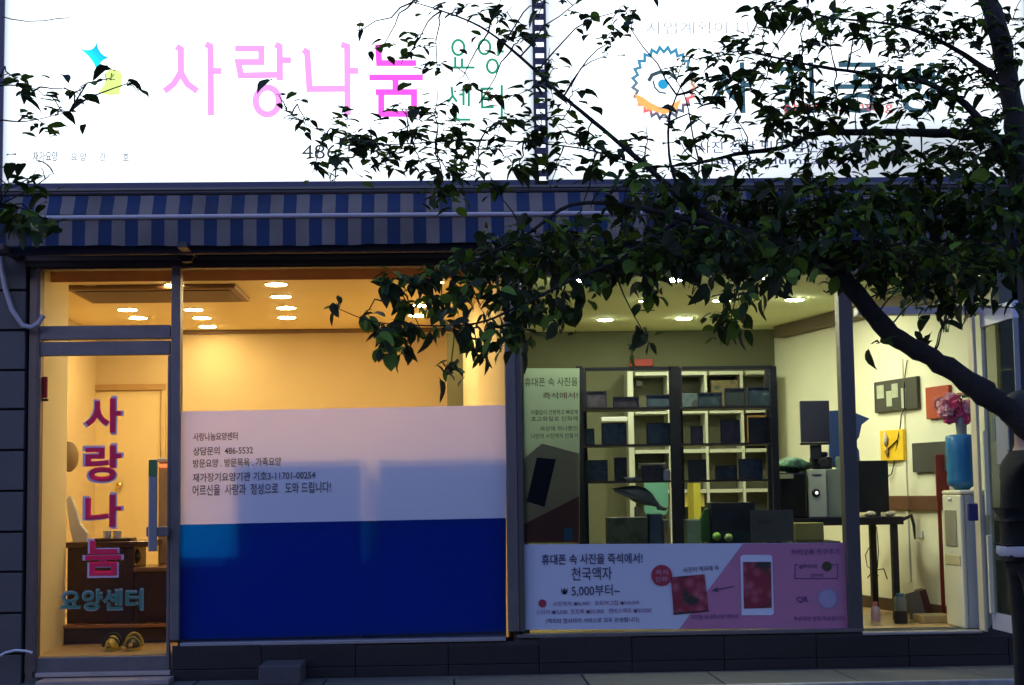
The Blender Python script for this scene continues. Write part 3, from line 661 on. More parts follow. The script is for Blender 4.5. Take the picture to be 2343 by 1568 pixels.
for u in (20, 430, 1320, 2250):
    x = at(u, 500, -.3).x
    part('bracket', MB().box((x-.03, -.52, at(1100, 572, -.3).z-.0), (x+.03, -.05, at(1100, 560, -.3).z)), BLACKM, AW)
c = at(428, 588, -.12)
part('pivot', MB().poly([(c.x-.07, c.z+.05), (c.x+.07, c.z+.05), (c.x+.03, c.z-.035), (c.x-.03, c.z-.035)], -.16, -.07), BLACKM, AW)
# hose and cables at left
hp = [(-4, 560), (2, 600), (12, 660), (28, 710), (52, 745), (72, 750), (88, 740), (100, 722)]
tag(part('hose', MB().tube([at(u, v, -.10) for u, v in hp], .017, 10), M('grey_hose', (.33, .30, .33), .5)), 'thick pale grey hose looping down over the left column towards the door frame', 'hose')
hp = [(-8, 1505), (12, 1494), (36, 1488), (60, 1490), (74, 1494)]
tag(part('cable', MB().tube([at(u, v, -.14) for u, v in hp], .008, 8), M('white_cable', (.55, .55, .58), .5)), 'thin pale cable curving over the foot of the left column', 'cable')

# ------------------------------------------------------------------ downlights
def downlights(spots, Z, col, s, r, group, shop):
    lit = M('lamp_'+group.split()[-2]+shop, (.9, .9, .9), .5, emit=col, estr=s)
    for u, v, k, lab in spots:
        p = atz(u, v, Z)
        t = thing('ceiling_downlight', lab, 'ceiling light', (p.x, p.y, Z), group)
        rr = r*k
        part('trim_ring', MB().lathe((p.x, p.y, Z-.008), [(rr+.012, 0), (rr+.012, .006)], 24), M('lamp_trim', (.7, .6, .45), .4), t)
        part('lamp_disc', MB().lathe((p.x, p.y, Z-.012), [(rr, 0), (rr, .008)], 24), lit, t)
GL_ = 'round downlights in the left shop ceiling'; GR_ = 'round downlights in the right shop ceiling'
downlights([(212, 655, 1, 'downlight seen alone through the glass above the left door, upper left of the transom'),
            (292, 707, 1, 'bigger of the two stacked downlights low in the transom pane of the left door'),
            (316, 726, 1, 'small downlight lowest in the transom pane of the left door'),
            (389, 650, .45, 'tiny lamp of a pair, left of the post beside the transom pane'), (414, 651, .45, 'tiny lamp of a pair, right of the post beside the transom pane'),
            (443, 707, 1, 'first of three downlights stepping down beside the post of the left shop, highest'),
            (462, 726, 1, 'middle of three downlights stepping down beside the post of the left shop'),
            (475, 746, 1, 'lowest of three downlights stepping down beside the post of the left shop'),
            (632, 649, 1, 'highest of the column of four downlights in the middle of the left window'),
            (643, 677, 1, 'second from top in the column of four downlights of the left window'),
            (655, 703, 1, 'third from top in the column of four downlights of the left window'),
            (656, 725, 1, 'lowest in the column of four downlights of the left window'),
            (976, 645, .45, 'tiny lamp of a pair seen through leaves, left one, left shop'), (1004, 644, .45, 'tiny lamp of a pair seen through leaves, right one, left shop'),
            (962, 697, 1, 'downlight just behind the leaf tips at the right of the left window, upper'),
            (955, 720, 1, 'downlight just behind the leaf tips at the right of the left window, lower')], ZCL, (1.0, .75, .37), 33, .072, GL_, 'warm')
downlights([(1312, 640, 1, 'downlight half among leaves at the upper left of the right shop ceiling'), (1545, 638, 1, 'bright downlight alone in the upper middle of the right shop ceiling'),
            (1762, 636, .85, 'downlight next to a hanging leaf at the upper right of the right shop ceiling'), (1641, 686, .45, 'tiny lamp of a pair above a leaf bunch, left one, right shop'),
            (1662, 686, .45, 'tiny lamp of a pair above a leaf bunch, right one, right shop'), (1470, 687, .35, 'tiny lamp behind hanging leaves in the right shop ceiling'),
            (1818, 684, 1, 'downlight at the right of the right shop ceiling, near the dark beam'), (1385, 730, .9, 'downlight near the back wall of the right shop, left of two'),
            (1565, 727, .95, 'downlight near the back wall of the right shop, right of two')], ZCR, (.98, 1.0, .67), 84, .064, GR_, 'cool')
# strip lamp over the entrance of the right shop (seen at the right edge)
p = at(2245, 628, .3)
t = thing('wall_lamp', 'slim glinting lamp with two small bulbs near the top right of the open doorway', 'lamp', (p.x, .28, at(2245, 700, .3).z))
part('rod', MB().tube([(p.x, .27, at(2245, 690, .3).z), (p.x, .27, at(2245, 625, .3).z)], .005, 6), ALU2, t)
for du, dv in ((-5, 628), (5, 628), (-5, 688), (5, 688)):
    q = at(2245+du, dv, .25); part('bulb', MB().blob(q, .011, 8, 6, 0), M('bulb_lit', (.9, .9, .8), .5, emit=(1, .95, .75), estr=.6 if dv < 650 else .22), t)

# ------------------------------------------------------------------ left shop furniture
def item(name, label, cat, u0, v0, u1, v1, Y0, Y1, mat, bevel=.004, group=None):
    o = pbox(name, u0, v0, u1, v1, Y0, Y1, mat, None, bevel); return tag(o, label, cat, group)
# cabinets behind the film
a = at(545, 1055, .16); b = at(830, 1050, .16)
GC = M('grey_cabinet', (.30, .30, .32), .7)
t = thing('back_panel_cabinet', 'wide cabinet seen as a bluish shadow through the milky film, left of its bright gap', 'cabinet', ((a.x+b.x)/2, .35, ZL))
part('body', MB().box((a.x, .07, ZL), (b.x, .45, a.z)), GC, t, .003); part('top', MB().box((a.x-.0, .068, a.z+.001), (b.x, .46, a.z+.014)), GC, t)
a = at(862, 1052, .16); b = at(1152, 1050, .16)
t = thing('back_panel_cabinet', 'low cabinet seen as a blue shadow through the milky film, right of the bright gap', 'cabinet', ((a.x+b.x)/2, .35, ZL))
part('body', MB().box((a.x, .07, ZL), (b.x, .45, a.z)), GC, t, .003); part('top', MB().box((a.x, .068, a.z+.001), (b.x, .46, a.z+.014)), GC, t)
a = at(413, 1266, .16); b = at(544, 1266, .16)
t = thing('low_box', 'lower box behind the left end of the blue film under the light blue patch', 'box', ((a.x+b.x)/2, .35, ZL))
part('body', MB().box((a.x, .07, ZL), (b.x-.003, .45, a.z)), GC, t, .003); part('lid', MB().box((a.x, .07, a.z+.001), (b.x-.003, .46, a.z+.012)), GC, t)
a = at(830.5, 1262, .08); b = at(861.5, 1262, .08)
tag(part('gap_filler', MB().box((a.x+.002, .09, ZL), (b.x-.002, .40, a.z)), GC), 'narrow board standing in the gap between the two cabinets behind the blue film', 'board')
# reception counter in the doorway
yc = .95
x0 = at(150, 1300, yc).x; x1 = at(395, 1300, yc).x+.3
ct = thing('reception_counter', 'dark walnut counter on a low plinth seen through the left glass door', 'counter', ((x0+x1)/2, yc, ZL))
zc1 = at(260, 1240, yc).z; zp = at(260, 1435, yc).z
part('plinth', MB().box((x0, yc-.08, ZL), (x1, yc+.6, zp)), M('dark_plinth_tile', (.05, .03, .02), .25, 0, .4), ct, .004)
part('plinth_top', MB().box((x0, yc-.1, zp+.001), (x1, yc+.6, zp+.025)), M('lit_orange_wood', (.45, .20, .06), .25, 0, .3), ct, .004)  # orange light on the plinth's top put into the wood colour
xm = at(303, 1300, yc).x
part('front_panel', MB().box((x0, yc+.05, zp+.026), (xm, yc+.5, zc1-.04)), WOOD, ct, .004)
zm = at(350, 1308, yc).z
part('front_panel', MB().box((xm+.01, yc+.02, zp+.026), (x1, yc+.5, zm)), WOOD, ct, .004)
part('counter_top', MB().box((x0-.01, yc+.02, zc1-.039), (xm+.12, yc+.52, zc1)), M('brown_counter_top', (.12, .055, .02), .2, 0, .3), ct, .004)
part('counter_top', MB().box((xm+.01, yc-.02, zm+.001), (x1, yc+.52, zm+.03)), M('tan_counter_top', (.30, .15, .06), .25, 0, .3), ct, .004)
# white cushion/leaning fan item
c0 = at(150, 1142, yc); pts = [(150, 1150), (160, 1140), (172, 1170), (182, 1205), (198, 1225), (200, 1252), (168, 1254), (158, 1215)]
mb = MB().poly([(at(u, v, yc+.1).x, at(u, v, yc+.1).z+.02) for u, v in pts], yc+.1, yc+.18)
tag(part('folded_fan', mb, M('white_fabric', (.80, .78, .66), .8, 0, .1), None, .01), 'white narrow folded thing leaning on the dark counter beside the bright pier', 'fan')
mb = MB(); q = at(159, 1045, yc+.3)
mb.lathe((0, 0, 0), [(.001, -.02), (.10, -.015), (.11, 0), (.10, .015), (.001, .02)], 20)
mb.v = [Vector((p.z*.7+p.x*.35, p.y*.0+p.x*.9, p.y*1.0))+q for p in mb.v]
tag(part('desk_fan', mb, M('fan_brown', (.33, .22, .12), .6)), 'small round brown fan on the edge of the pier, above the white leaning thing', 'fan')
for u, v, r_, lab in ((245, 1285, .03, 'white paper cup standing on the dark counter, left of the other cup'), (268, 1278, .032, 'white paper cup standing on the dark counter, right of the other cup')):
    q = at(u, v, yc+.25); tag(part('cup', MB().lathe((q.x, q.y, zc1+.001), [(r_*.75, 0), (r_, .07)], 16), WHITEP), lab, 'cup')
tag(pbox('counter_basket', 215, 1232, 300, 1239, yc+.1, yc+.3, WOOD, None, .004), 'shallow dark tray on the reception counter', 'tray')
# books / black bag
q = at(300, 1262, yc+.15)
tag(part('black_bag', MB().blob((q.x, q.y, zm+.10), (.07, .06, .07), noise=.12, seed=4), BLACKM), 'black rounded bag on the lower counter by the door handle', 'bag')
# dispenser/machine at the right of the doorway with red light
x0, z0, x1, z1 = rect(362, 1048, 410, 1230, 1.4)
t = thing('coffee_machine', 'tan upright vending machine with an orange red light behind the door handle', 'machine', ((x0+x1)/2, 1.5, ZL))
part('body', MB().box((x0, 1.4, zm+.03), (x1+.1, 1.7, z1-.03)), M('tan_machine', (.55, .38, .16), .5), t, .01)
part('lid', MB().box((x0-.01, 1.39, z1-.029), (x1+.1, 1.7, z1)), WHITEP, t, .01)
pbox('light_strip', 364, 1062, 386, 1070, 1.385, 1.399, M('red_led', (.5, .1, .05), .4, emit=(1, .22, .06), estr=.3), t)
# wall switch boxes, red box
rb = thing('red_box', 'small red box fixed on the side wall at the left edge of the glass door', 'box', at(97, 917, .04))
pbox('case', 86, 862, 108, 911, .028, .049, M('red_plastic', (.75, .03, .02), .4), rb, .006); pbox('base', 86, 912.5, 109, 918, .026, .049, M('dark_red_plastic', (.12, .02, .02), .5), rb, .002)
# yellow and black slippers
YEL = M('yellow_slipper', (.70, .50, .04), .6); BLK = M('black_slipper', (.02, .018, .012), .6)
for i, (u0, u1, lab) in enumerate(((228, 272, 'left one of the two yellow and black slippers on the left shop floor'), (276, 322, 'right one of the two yellow and black slippers on the left shop floor'))):
    a = atz((u0+u1)/2, 1488, ZL+.01); wx = .052
    t = thing('slipper', lab, 'shoe', (a.x, a.y, ZL+.001), 'yellow and black slippers')
    sole = [(a.x+wx*(1-.2*abs(math.sin(k)))*math.cos(k), a.y+.12+.13*math.sin(k)) for k in [2*math.pi*j/18 for j in range(18)]]
    mb = MB(); n = 18; mb.add([(x, y, ZL+.001) for x, y in sole]+[(x, y, ZL+.024) for x, y in sole], [tuple(range(n)), tuple(range(n, 2*n))]+[(k, (k+1) % n, n+(k+1) % n, n+k) for k in range(n)])
    part('sole', mb, YEL, t)
    up_ = MB(); nn_ = 9
    for a_ in range(7):      # closed toe cap, open heel
        yy_ = a.y+.17-.18*a_/6; ws_ = wx*math.sqrt(max(.05, 1-(a_/6.3)**2.2)); hs_ = .085-.05*(a_/6)**1.5
        up_.v += [Vector((a.x+ws_*math.cos(math.pi*k/(nn_-1)), yy_, ZL+.024+hs_*math.sin(math.pi*k/(nn_-1)))) for k in range(nn_)]
    for a_ in range(6):
        for k in range(nn_-1): up_.f.append([a_*nn_+k, a_*nn_+k+1, (a_+1)*nn_+k+1, (a_+1)*nn_+k]); up_.sm.append(True)
    part('upper', up_, BLK if i else YEL, t)
    arc = [(a.x+(wx+.004)*math.cos(q_), a.y+.115, ZL+.028+.080*math.sin(q_)) for q_ in [math.pi*k/10 for k in range(11)]]
    part('band', MB().tube(arc, .010, 6), YEL if i else BLK, t)
    arc = [(a.x+(wx+.002)*math.cos(q_), a.y+.06, ZL+.026+.058*math.sin(q_)) for q_ in [math.pi*k/10 for k in range(11)]]
    part('band', MB().tube(arc, .007, 6), BLK if not i else YEL, t)
    part('footbed', MB().lathe((0, 0, 0), [(.04, 0), (.04, .004)], 16).add([], []), BLK, t) if False else None

# ------------------------------------------------------------------ right shop contents
YF = .40     # shelf rack plane
BK = M('black_rack', (.008, .008, .010), .4)
x0, z0, x1, z1 = rect(1320, 838, 1782, 1243, YF)
rk = thing('display_rack', 'black metal display rack with four levels standing right behind the right shop window', 'shelf', ((x0+x1)/2, YF, ZR))
for u0, u1 in ((1321, 1337), (1536, 1560), (1768, 1783)):
    pbox('post', u0, 838, u1, 1300, YF, YF+.03, BK, rk)
for u0, u1 in ((1332, 1345), (1545, 1565), (1757, 1767)):
    pbox('post', u0, 842, u1, 1290, YF+.30, YF+.33, BK, rk)
SHV = [843, 931, 1015, 1099, 1255]
zs = {}
for v in SHV:
    z = at(1550, v, YF).z; zs[v] = z
    for u0, u1 in ((1337.5, 1535.5), (1560.5, 1767.5)):
        xa_, xb_ = at(u0, v, YF).x, at(u1, v, YF).x
        if v != 843: part('shelf', MB().box((xa_, YF+.002, z-.014), (xb_, YF+.328, z)), BK, rk)
        else:
            part('top_bar', MB().box((xa_, YF, z-.012), (xb_, YF+.028, z+.012)), BK, rk)
def frame_on(u0, u1, vtop, sh, col, lab, dy=.10, name='photo_frame', cat='picture frame'):
    """framed picture standing on a shelf: border, print and easel back"""
    z0 = zs[sh]+.001; Y = YF+dy; xa_, xb_ = at(u0, vtop, Y).x, at(u1, vtop, Y).x; zt_ = at((u0+u1)/2, vtop, Y).z
    t = thing(name, lab, cat, ((xa_+xb_)/2, Y, z0)); bw_ = .008
    mb = MB().box((xa_, Y, z0), (xb_, Y+.014, z0+bw_)).box((xa_, Y, zt_-bw_), (xb_, Y+.014, zt_)).box((xa_, Y, z0+bw_+.0003), (xa_+bw_, Y+.014, zt_-bw_-.0003)).box((xb_-bw_, Y, z0+bw_+.0003), (xb_, Y+.014, zt_-bw_-.0003))
    part('border', mb, M('frame_border_dark', (.02, .02, .03), .4), t)
    part('print', MB().box((xa_+bw_+.0003, Y+.006, z0+bw_+.0003), (xb_-bw_-.0003, Y+.010, zt_-bw_-.0003)), col, t)
    part('easel_back', MB().box(((xa_+xb_)/2-.02, Y+.015, z0), ((xa_+xb_)/2+.02, Y+.05, z0+(zt_-z0)*.6)), BLACKM, t)
K1 = blotch('plum_print', (.030, .022, .036), (.055, .045, .06), (.014, .014, .02), 26); K2 = blotch('teal_print', (.03, .07, .08), (.012, .025, .035), (.12, .17, .16), 22)
K3 = blotch('navy_print', (.02, .04, .065), (.045, .075, .10), (.01, .015, .025), 24); K4 = blotch('black_green_print', (.012, .018, .016), (.02, .028, .026), (.03, .04, .035), 18)
for a in [(1341, 1388, 895, 931, K1, 'plum print in a dark frame, first on the top level of the black rack', .1),
          (1402, 1462, 908, 931, K1, 'wide low dark print, second on the top level of the black rack', .08),
          (1479, 1534, 903, 931, K3, 'wide low dark print, third on the top level beside the middle post', .1),
          (1596, 1652, 898, 931, K2, 'blue green landscape print right of the middle post, top level', .1),
          (1657, 1706, 888, 931, K4, 'dark green print between the landscape and the far right frame, top level', .1),
          (1710, 1762, 885, 931, K2, 'mottled grey green print at the right end of the top level', .12),
          (1338, 1360, 981, 1015, K3, 'small rounded dark frame at the left end of the second level', .1),
          (1376, 1433, 968, 1015, K3, 'dark frame with a pale ledge above it, second level left bay', .14),
          (1479, 1534, 968, 1015, K3, 'blue black print beside the middle post, second level left bay', .1),
          (1580, 1608, 975, 1015, K1, 'small upright plum frame right of the middle post, second level', .1),
          (1648, 1693, 961, 1015, K1, 'taller dark frame in the middle of the right bay, second level', .1),
          (1712, 1760, 955, 1015, K4, 'black green frame at the right end of the second level', .1),
          (1341, 1390, 1053, 1099, K3, 'square dark frame at the left end of the third level', .1),
          (1405, 1434, 1047, 1099, K4, 'narrow black upright frame in the left bay, third level', .1),
          (1467, 1518, 1065, 1099, K1, 'low plum frame left of the white cube, third level', .1),
          (1574, 1616, 1052, 1099, K4, 'black square frame right of the middle post, third level', .1),
          (1636, 1686, 1065, 1099, K2, 'teal blue low frame in the right bay, third level', .12),
          (1690, 1744, 1050, 1099, K3, 'big slate blue frame at the right end of the third level', .1)]:
    frame_on(*a[:6], dy=a[6])
z = zs[1099]; q = at(1527, 1085, YF+.05)
tag(part('white_cube', MB().box((q.x-.022, YF+.05, z+.001), (q.x+.022, YF+.09, z+.07)), WHITEP, None, .005), 'little white cube on the third level beside the middle post of the rack', 'ornament')
q = at(1448, 1092, YF+.06)
tag(part('white_dish', MB().lathe((q.x, q.y+.05, z+.001), [(.03, 0), (.06, .02), (.058, .024), (.02, .008)], 18), WHITEP), 'small white dish on the third level, left bay of the rack', 'dish')
# leaf-shaped dark sculpture lying under the third level
mb = MB(); pts = []
for i in range(9):
    t_ = i/8; pts.append(at(1400+112*t_, 1118+44*t_-10*math.sin(t_*3), YF+.12))
mb.tube(pts, [.004, .012, .028, .045, .058, .060, .048, .024, .008], 12)
mb.tube([at(1405, 1122, YF+.1), at(1430, 1132, YF+.08), at(1455, 1142, YF+.07)], [.008, .011, .006], 8)
mb.tube([at(1505, 1160, YF+.12), at(1522, 1166, YF+.10), at(1530, 1160, YF+.1)], [.02, .010, .003], 8); mb.lathe((at(1455, 1150, YF+.12).x, YF+.12, zs[1255]), [(.05, 0), (.035, .02), (.014, .05), (.012, max(.06, at(1455, 1160, YF+.12).z-zs[1255]))], 14)
tag(part('sculpture', mb, M('grey_green_ceramic', (.20, .23, .17), .35, 0, .35, 12)), 'grey green curved bird-like sculpture on the lowest level of the black rack', 'sculpture')
def low(name, lab, cat, u0, v0, u1, v1, Y0, dep, mat, bevel=.005):
    """thing standing on the lowest rack level"""
    x0, z0, x1, z1 = rect(u0, v0, u1, v1, Y0); o = part(name, MB().box((x0, Y0, zs[1255]+.001), (x1, Y0+dep, z1)), mat, None, bevel); return tag(o, lab, cat)
low('green_box', 'dark mottled green box on the lowest rack level under the sculpture', 'box', 1392, 1184, 1482, 1240, YF+.02, .2, blotch('mottled_green', (.03, .05, .03), (.05, .07, .05), (.02, .03, .02), 30))
low('book', 'slate blue upright book on the lowest level left of the middle post', 'book', 1486, 1176, 1516, 1240, YF+.04, .15, M('slate_blue_book', (.05, .085, .13), .6, 0, .3, 20))
low('book', 'thin cream book next to the slate blue one on the lowest level', 'book', 1519, 1190, 1531, 1240, YF+.04, .15, M('cream_book', (.42, .38, .18), .6, 0, .3, 20))
low('bag', 'pale green printed bag right of the middle post on the lowest level', 'bag', 1570, 1188, 1604, 1240, YF+.02, .12, M('pale_green_bag', (.26, .38, .24), .6, 0, .3, 25), .01)
q0 = [(1598, 1200), (1612, 1166), (1624, 1162), (1628, 1205), (1626, 1240), (1600, 1240)]
tag(part('gift_bag', MB().poly([(at(u, v, YF+.15).x, at(u, v, YF+.15).z) for u, v in q0], YF+.15, YF+.20), M('leaf_green_paper', (.16, .45, .08), .5, 0, .1), None, .004), 'bright green pointed gift bag beside the navy box', 'bag')
low('navy_box', 'large navy blue box on the lowest level in the right bay', 'box', 1629, 1150, 1728, 1236, YF+.05, .22, blotch('navy_card', (.015, .03, .055), (.008, .012, .022), (.02, .045, .075), 8))
for i, (u, v, mt_, lab) in enumerate(((1640, 1228, M('lime_green', (.18, .42, .05), .5), 'lime green ball at the foot of the navy box'), (1667, 1231, M('dull_green', (.2, .3, .12), .5), 'dull green ball at the foot of the navy box'))):
    q = at(u, v, YF+.02); tag(part('toy_ball', MB().blob((q.x, q.y, max(q.z, zs[1255]+.03)), .028, 12, 8, .05, i), mt_), lab, 'ball')
# things standing behind/beside the rack
tag(part('white_shelf_item', MB().box((at(1588, 1170, 1.6).x, 1.6, ZR), (at(1604, 1170, 1.6).x, 1.9, at(1600, 1105, 1.6).z)), M('mustard_board', (.62, .55, .06), .5)), 'yellow narrow board seen through the rack right of the middle post', 'board')
pts = [(at(1474+55*a_, 1104+75*b_, 1.2).x, at(1474+55*a_, 1104+75*b_, 1.2).z) for a_, b_ in ((0, .05), (.06, 0), (.94, 0), (1, .08), (1, .85), (.9, 1), (.1, 1), (0, .9))]
tag(part('teal_board', MB().poly(pts, 1.2, 1.23), M('teal_plastic', (.16, .42, .33), .45, 0, .05), None, .004), 'teal rounded square board behind the sculpture, seen through the rack', 'board')
# cream cubby unit on the back wall
YB = DR-.32
x0, z0, x1, z1 = rect(1440, 850, 1775, 1215, YB)
cu = thing('cubby_shelf', 'cream open cubby shelf unit on the far back wall, seen through the black rack', 'shelf', ((x0+x1)/2, YB+.15, ZR))
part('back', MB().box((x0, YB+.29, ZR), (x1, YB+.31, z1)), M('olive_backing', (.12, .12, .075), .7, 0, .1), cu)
for i, u in enumerate((1440, 1532, 1617, 1700, 1768)):
    wd = 13 if i == 0 else 6
    pbox('upright', u, 850, u+wd, 1330, YB, YB+.289, CREAMP, cu)
for i, v in enumerate((850, 938, 1028, 1120, 1195)):
    z = at(1600, v, YB).z
    for a, b in zip((1453.5, 1538.5, 1623.5, 1706.5), (1531.5, 1616.5, 1699.5, 1767.5)):
        part('shelf', MB().box((at(a, v, YB).x, YB+.003, z-.03), (at(b, v, YB).x, YB+.288, z)), CREAMP, cu)
for (u0, v0, u1, v1, mt_, lab) in ((1455, 872, 1470, 884, BLACKM, 'tiny black box in the upper left cubby'), (1560, 900, 1606, 934, K3, 'dark album in the upper middle cubby'),
                                  (1628, 870, 1690, 934, blotch('jumble_print', (.05, .05, .03), (.12, .09, .03), (.02, .03, .02), 30), 'jumbled dark things in the upper right cubby'),
                                  (1460, 1060, 1525, 1072, BLACKM, 'flat black tray in the third left cubby'), (1710, 950, 1762, 1020, M('amber_folder', (.35, .2, .04), .5), 'amber folder in the second right cubby'),
                                  (1560, 1130, 1612, 1160, M('mustard_folder', (.5, .45, .08), .5), 'mustard folder in the fourth cubby')):
    item('shelf_box', lab+' of the cream shelf', 'box', u0, v0, u1, v1, YB+.05, YB+.2, mt_)
# papers and red notice on the back wall, lit ledge
item('red_notice', 'dark red plaque on the back wall just above the black rack', 'notice', 1442, 822, 1494, 838, DR-.03, DR-.002, M('dull_red', (.36, .035, .035), .6))
item('ceramic_ledge', 'bright white short ledge above a dark frame, seen through the rack', 'ledge', 1376, 954, 1436, 964, 1.6, 1.75, M('white_board', (.85, .85, .78), .5))
pp = thing('wall_paper_sheet', 'large grey paper with small print on the back wall beside the dark tablet', 'paper', at(1828, 1000, DR-.01))
pbox('sheet', 1783, 864, 1872, 935, DR-.012, DR-.008, M('grey_paper', (.30, .29, .26), .8, 0, .05), pp)
pbox('sheet', 1783, 935.5, 1842, 1005, DR-.012, DR-.008, M('grey_paper2', (.26, .26, .21), .8, 0, .05), pp)
pbox('mark', 1783, 905, 1800, 909, DR-.017, DR-.013, BLACKM, pp)
# tablet on a stand
tb = thing('dark_tablet', 'dark blue grey display board on a stand to the right of the black rack', 'display', at(1866, 1018, 1.0))
pbox('screen', 1832, 917, 1899, 1012, 1.0, 1.03, M('slate_screen', (.035, .035, .06), .3, 0, .15), tb, .006); pbox('edge', 1833, 1012.5, 1899, 1018, .99, 1.03, BLACKM, tb); pbox('stand', 1855, 1018.5, 1880, 1050, 1.01, 1.04, BLACKM, tb)
# blue curved wall sign behind the post
pts = [(1898, 940), (1940, 938), (1990, 958), (1972, 972), (1966, 1000), (1956, 1014), (1966, 1032), (1968, 1062), (1930, 1075), (1898, 1066)]
tag(part('blue_sign', MB().poly([(at(u, v, 1.4).x, at(u, v, 1.4).z) for u, v in pts], 1.4, 1.43), M('royal_blue_board', (.025, .06, .22), .5), None, .003), 'curvy dark blue cut-out sign half behind the window post', 'sign')
# desk with PC tower
YD = .9
x0, x1 = at(1790, 1190, YD).x, at(2068, 1190, YD).x; zd = at(1950, 1184, YD).z
dk = thing('work_desk', 'black desk carrying the pale computer tower, its right leg standing in the open doorway', 'desk', ((x0+x1)/2, YD+.3, ZR))
part('desk_top', MB().box((x0, YD, zd-.055), (x1, YD+.7, zd)), M('black_desk', (.014, .010, .010), .35), dk, .004)
zleg = ZR
for u in (1800, 2052): part('leg', MB().box((at(u-7, 1280, YD).x, YD+.02, ZR), (at(u+7, 1280, YD).x, YD+.08, zd-.056)), BLACKM, dk, .003)
for u in (1800, 2052): part('leg', MB().box((at(u-7, 1280, YD).x, YD+.6, ZR), (at(u+7, 1280, YD).x, YD+.66, zd-.056)), BLACKM, dk, .003)
part('side_hook', MB().tube([(x1, YD+.02, zd-.02), (x1+.06, YD+.02, zd+.005), (x1+.075, YD+.02, zd-.06), (x1+.08, YD+.02, zd-.16)], [.014, .016, .012, .006], 8), BLACKM, dk)
x0, z0, x1, z1 = rect(1849, 1074, 1890, 1183, YD+.05)
pc = thing('computer_tower', 'pale computer tower with a round button on the black desk behind the window post', 'computer', ((x0+x1)/2, YD+.2, zd))
xs1 = at(1936, 1120, YD+.05).x
part('front', MB().box((x0, YD+.03, zd+.001), (x1, YD+.06, z1)), M('pale_case_front', (.50, .52, .42), .4, 0, .05), pc, .006)
part('case', MB().box((x0, YD+.061, zd+.001), (xs1, YD+.45, z1)), M('grey_case_side', (.20, .23, .18), .5, 0, .1), pc, .004)
q = at(1869, 1128, YD); mb = MB().lathe((0, 0, 0), [(.030, 0), (.030, .008), (.02, .012)], 20); mb.v = [Vector((p.x+q.x, YD+.029-p.z, p.y+q.z)) for p in mb.v]; part('button', mb, BLACKM, pc)
mb = MB().blob((q.x+.003, YD+.014, q.z), .011, 8, 6, 0); part('button_light', mb, M('button_lit', (.9, .9, .9), .3, emit=(.9, .95, 1), estr=.4), pc)
pbox('slot', 1858, 1086, 1880, 1088, YD+.024, YD+.029, BLACKM, pc)
# printer (black machine) left of the tower, cables on top, monitor in doorway
x0, z0, x1, z1 = rect(1785, 1082, 1846, 1183, YD+.02)
pr = thing('black_printer', 'black glossy machine on the desk left of the pale computer tower', 'printer', ((x0+x1)/2, YD+.2, zd))
part('body', MB().box((x0, YD+.02, zd+.001), (x1, YD+.4, z1)), M('black_gloss', (.012, .012, .012), .15), pr, .01); part('tray', MB().box((x0, YD-.02, z1-.04), (x0+.09, YD+.019, z1-.01)), M('khaki_plastic', (.35, .35, .2), .5), pr)
rg = random.Random(3); GR = blotch('green_wrap', (.10, .30, .16), (.03, .10, .06), (.02, .04, .03), 40)
q = at(1810, 1050, YD+.15); tag(part('wrapped_bundle', MB().blob((q.x, q.y, z1+.055), (.13, .1, .05), 14, 9, .22, 5), GR), 'green plastic wrapped bundle on top of the black machine', 'bundle')
q = at(1880, 1045, YD+.2)
cm = thing('camera', 'black camera gear lying on top of the pale computer tower', 'camera', (q.x, q.y, at(1869, 1074, YD+.05).z))
zz_ = at(1869, 1074, YD+.05).z
part('body', MB().box((q.x-.08, q.y-.04, zz_+.001), (q.x+.07, q.y+.05, zz_+.09)), BLACKM, cm, .012); part('prism', MB().box((q.x-.04, q.y-.03, zz_+.0905), (q.x+.04, q.y+.03, zz_+.125)), BLACKM, cm, .01)
mb = MB().lathe((0, 0, 0), [(.036, 0), (.036, .05), (.030, .06)], 18); mb.v = [Vector((p.x+q.x-.01, q.y-.041-p.z, p.y+zz_+.045)) for p in mb.v]; part('lens', mb, BLACKM, cm)
tag(part('small_jar', MB().lathe((q.x+.12, q.y, zz_+.001), [(.022, 0), (.024, .07), (.015, .09)], 14), M('grey_green_jar', (.25, .33, .25), .3)), 'grey green little jar right of the camera gear', 'jar')
# monitor
mo = thing('monitor', 'black monitor standing on the desk at the left side of the open doorway', 'monitor', (at(2000, 1184, YD+.15).x, YD+.15, zd))
pbox('screen', 1965, 1054, 2034, 1172, YD+.15, YD+.18, M('black_screen', (.01, .01, .012), .3), mo, .006); x0, z0, x1, z1 = rect(1985, 1172, 2012, 1183, YD+.16)
part('stand', MB().box((x0, YD+.12, zd+.001), (x1, YD+.24, z1+.003)), BLACKM, mo)
for i, (u, lab) in enumerate(((1992, 'cream crumpled packet on the desk below the monitor, left one'), (2040, 'cream crumpled packet at the right end of the desk'))):
    q = at(u, 1178, YD+.03); tag(part('packet', MB().blob((q.x, YD+.05, zd+.02), (.045, .03, .02), 10, 6, .2, 8+i), M('cream_packet', (.6, .55, .38), .6)), lab, 'packet')
tag(part('yellow_box', MB().box((at(1820, 1215, YF+.1).x, YF+.1, at(1850, 1238, YF+.1).z), (at(1885, 1215, YF+.1).x, YF+.3, at(1850, 1197, YF+.1).z)), M('mustard_card', (.33, .29, .09), .6), None, .004), 'mustard yellow carton near the window, right of the grey sheet', 'box')
tag(part('side_table', MB().box((at(1790, 1245, YF).x, YF+.02, ZR+.0), (at(1925, 1245, YF).x, YF+.38, at(1850, 1239, YF+.1).z)), M('dark_stand', (.02, .018, .015), .6), None, .004), 'low dark stand under the mustard carton by the window', 'stand')
gs = thing('grey_sheet', 'grey printed sheet standing in front of the navy box at the rack', 'sheet', at(1768, 1240, YF-.1))
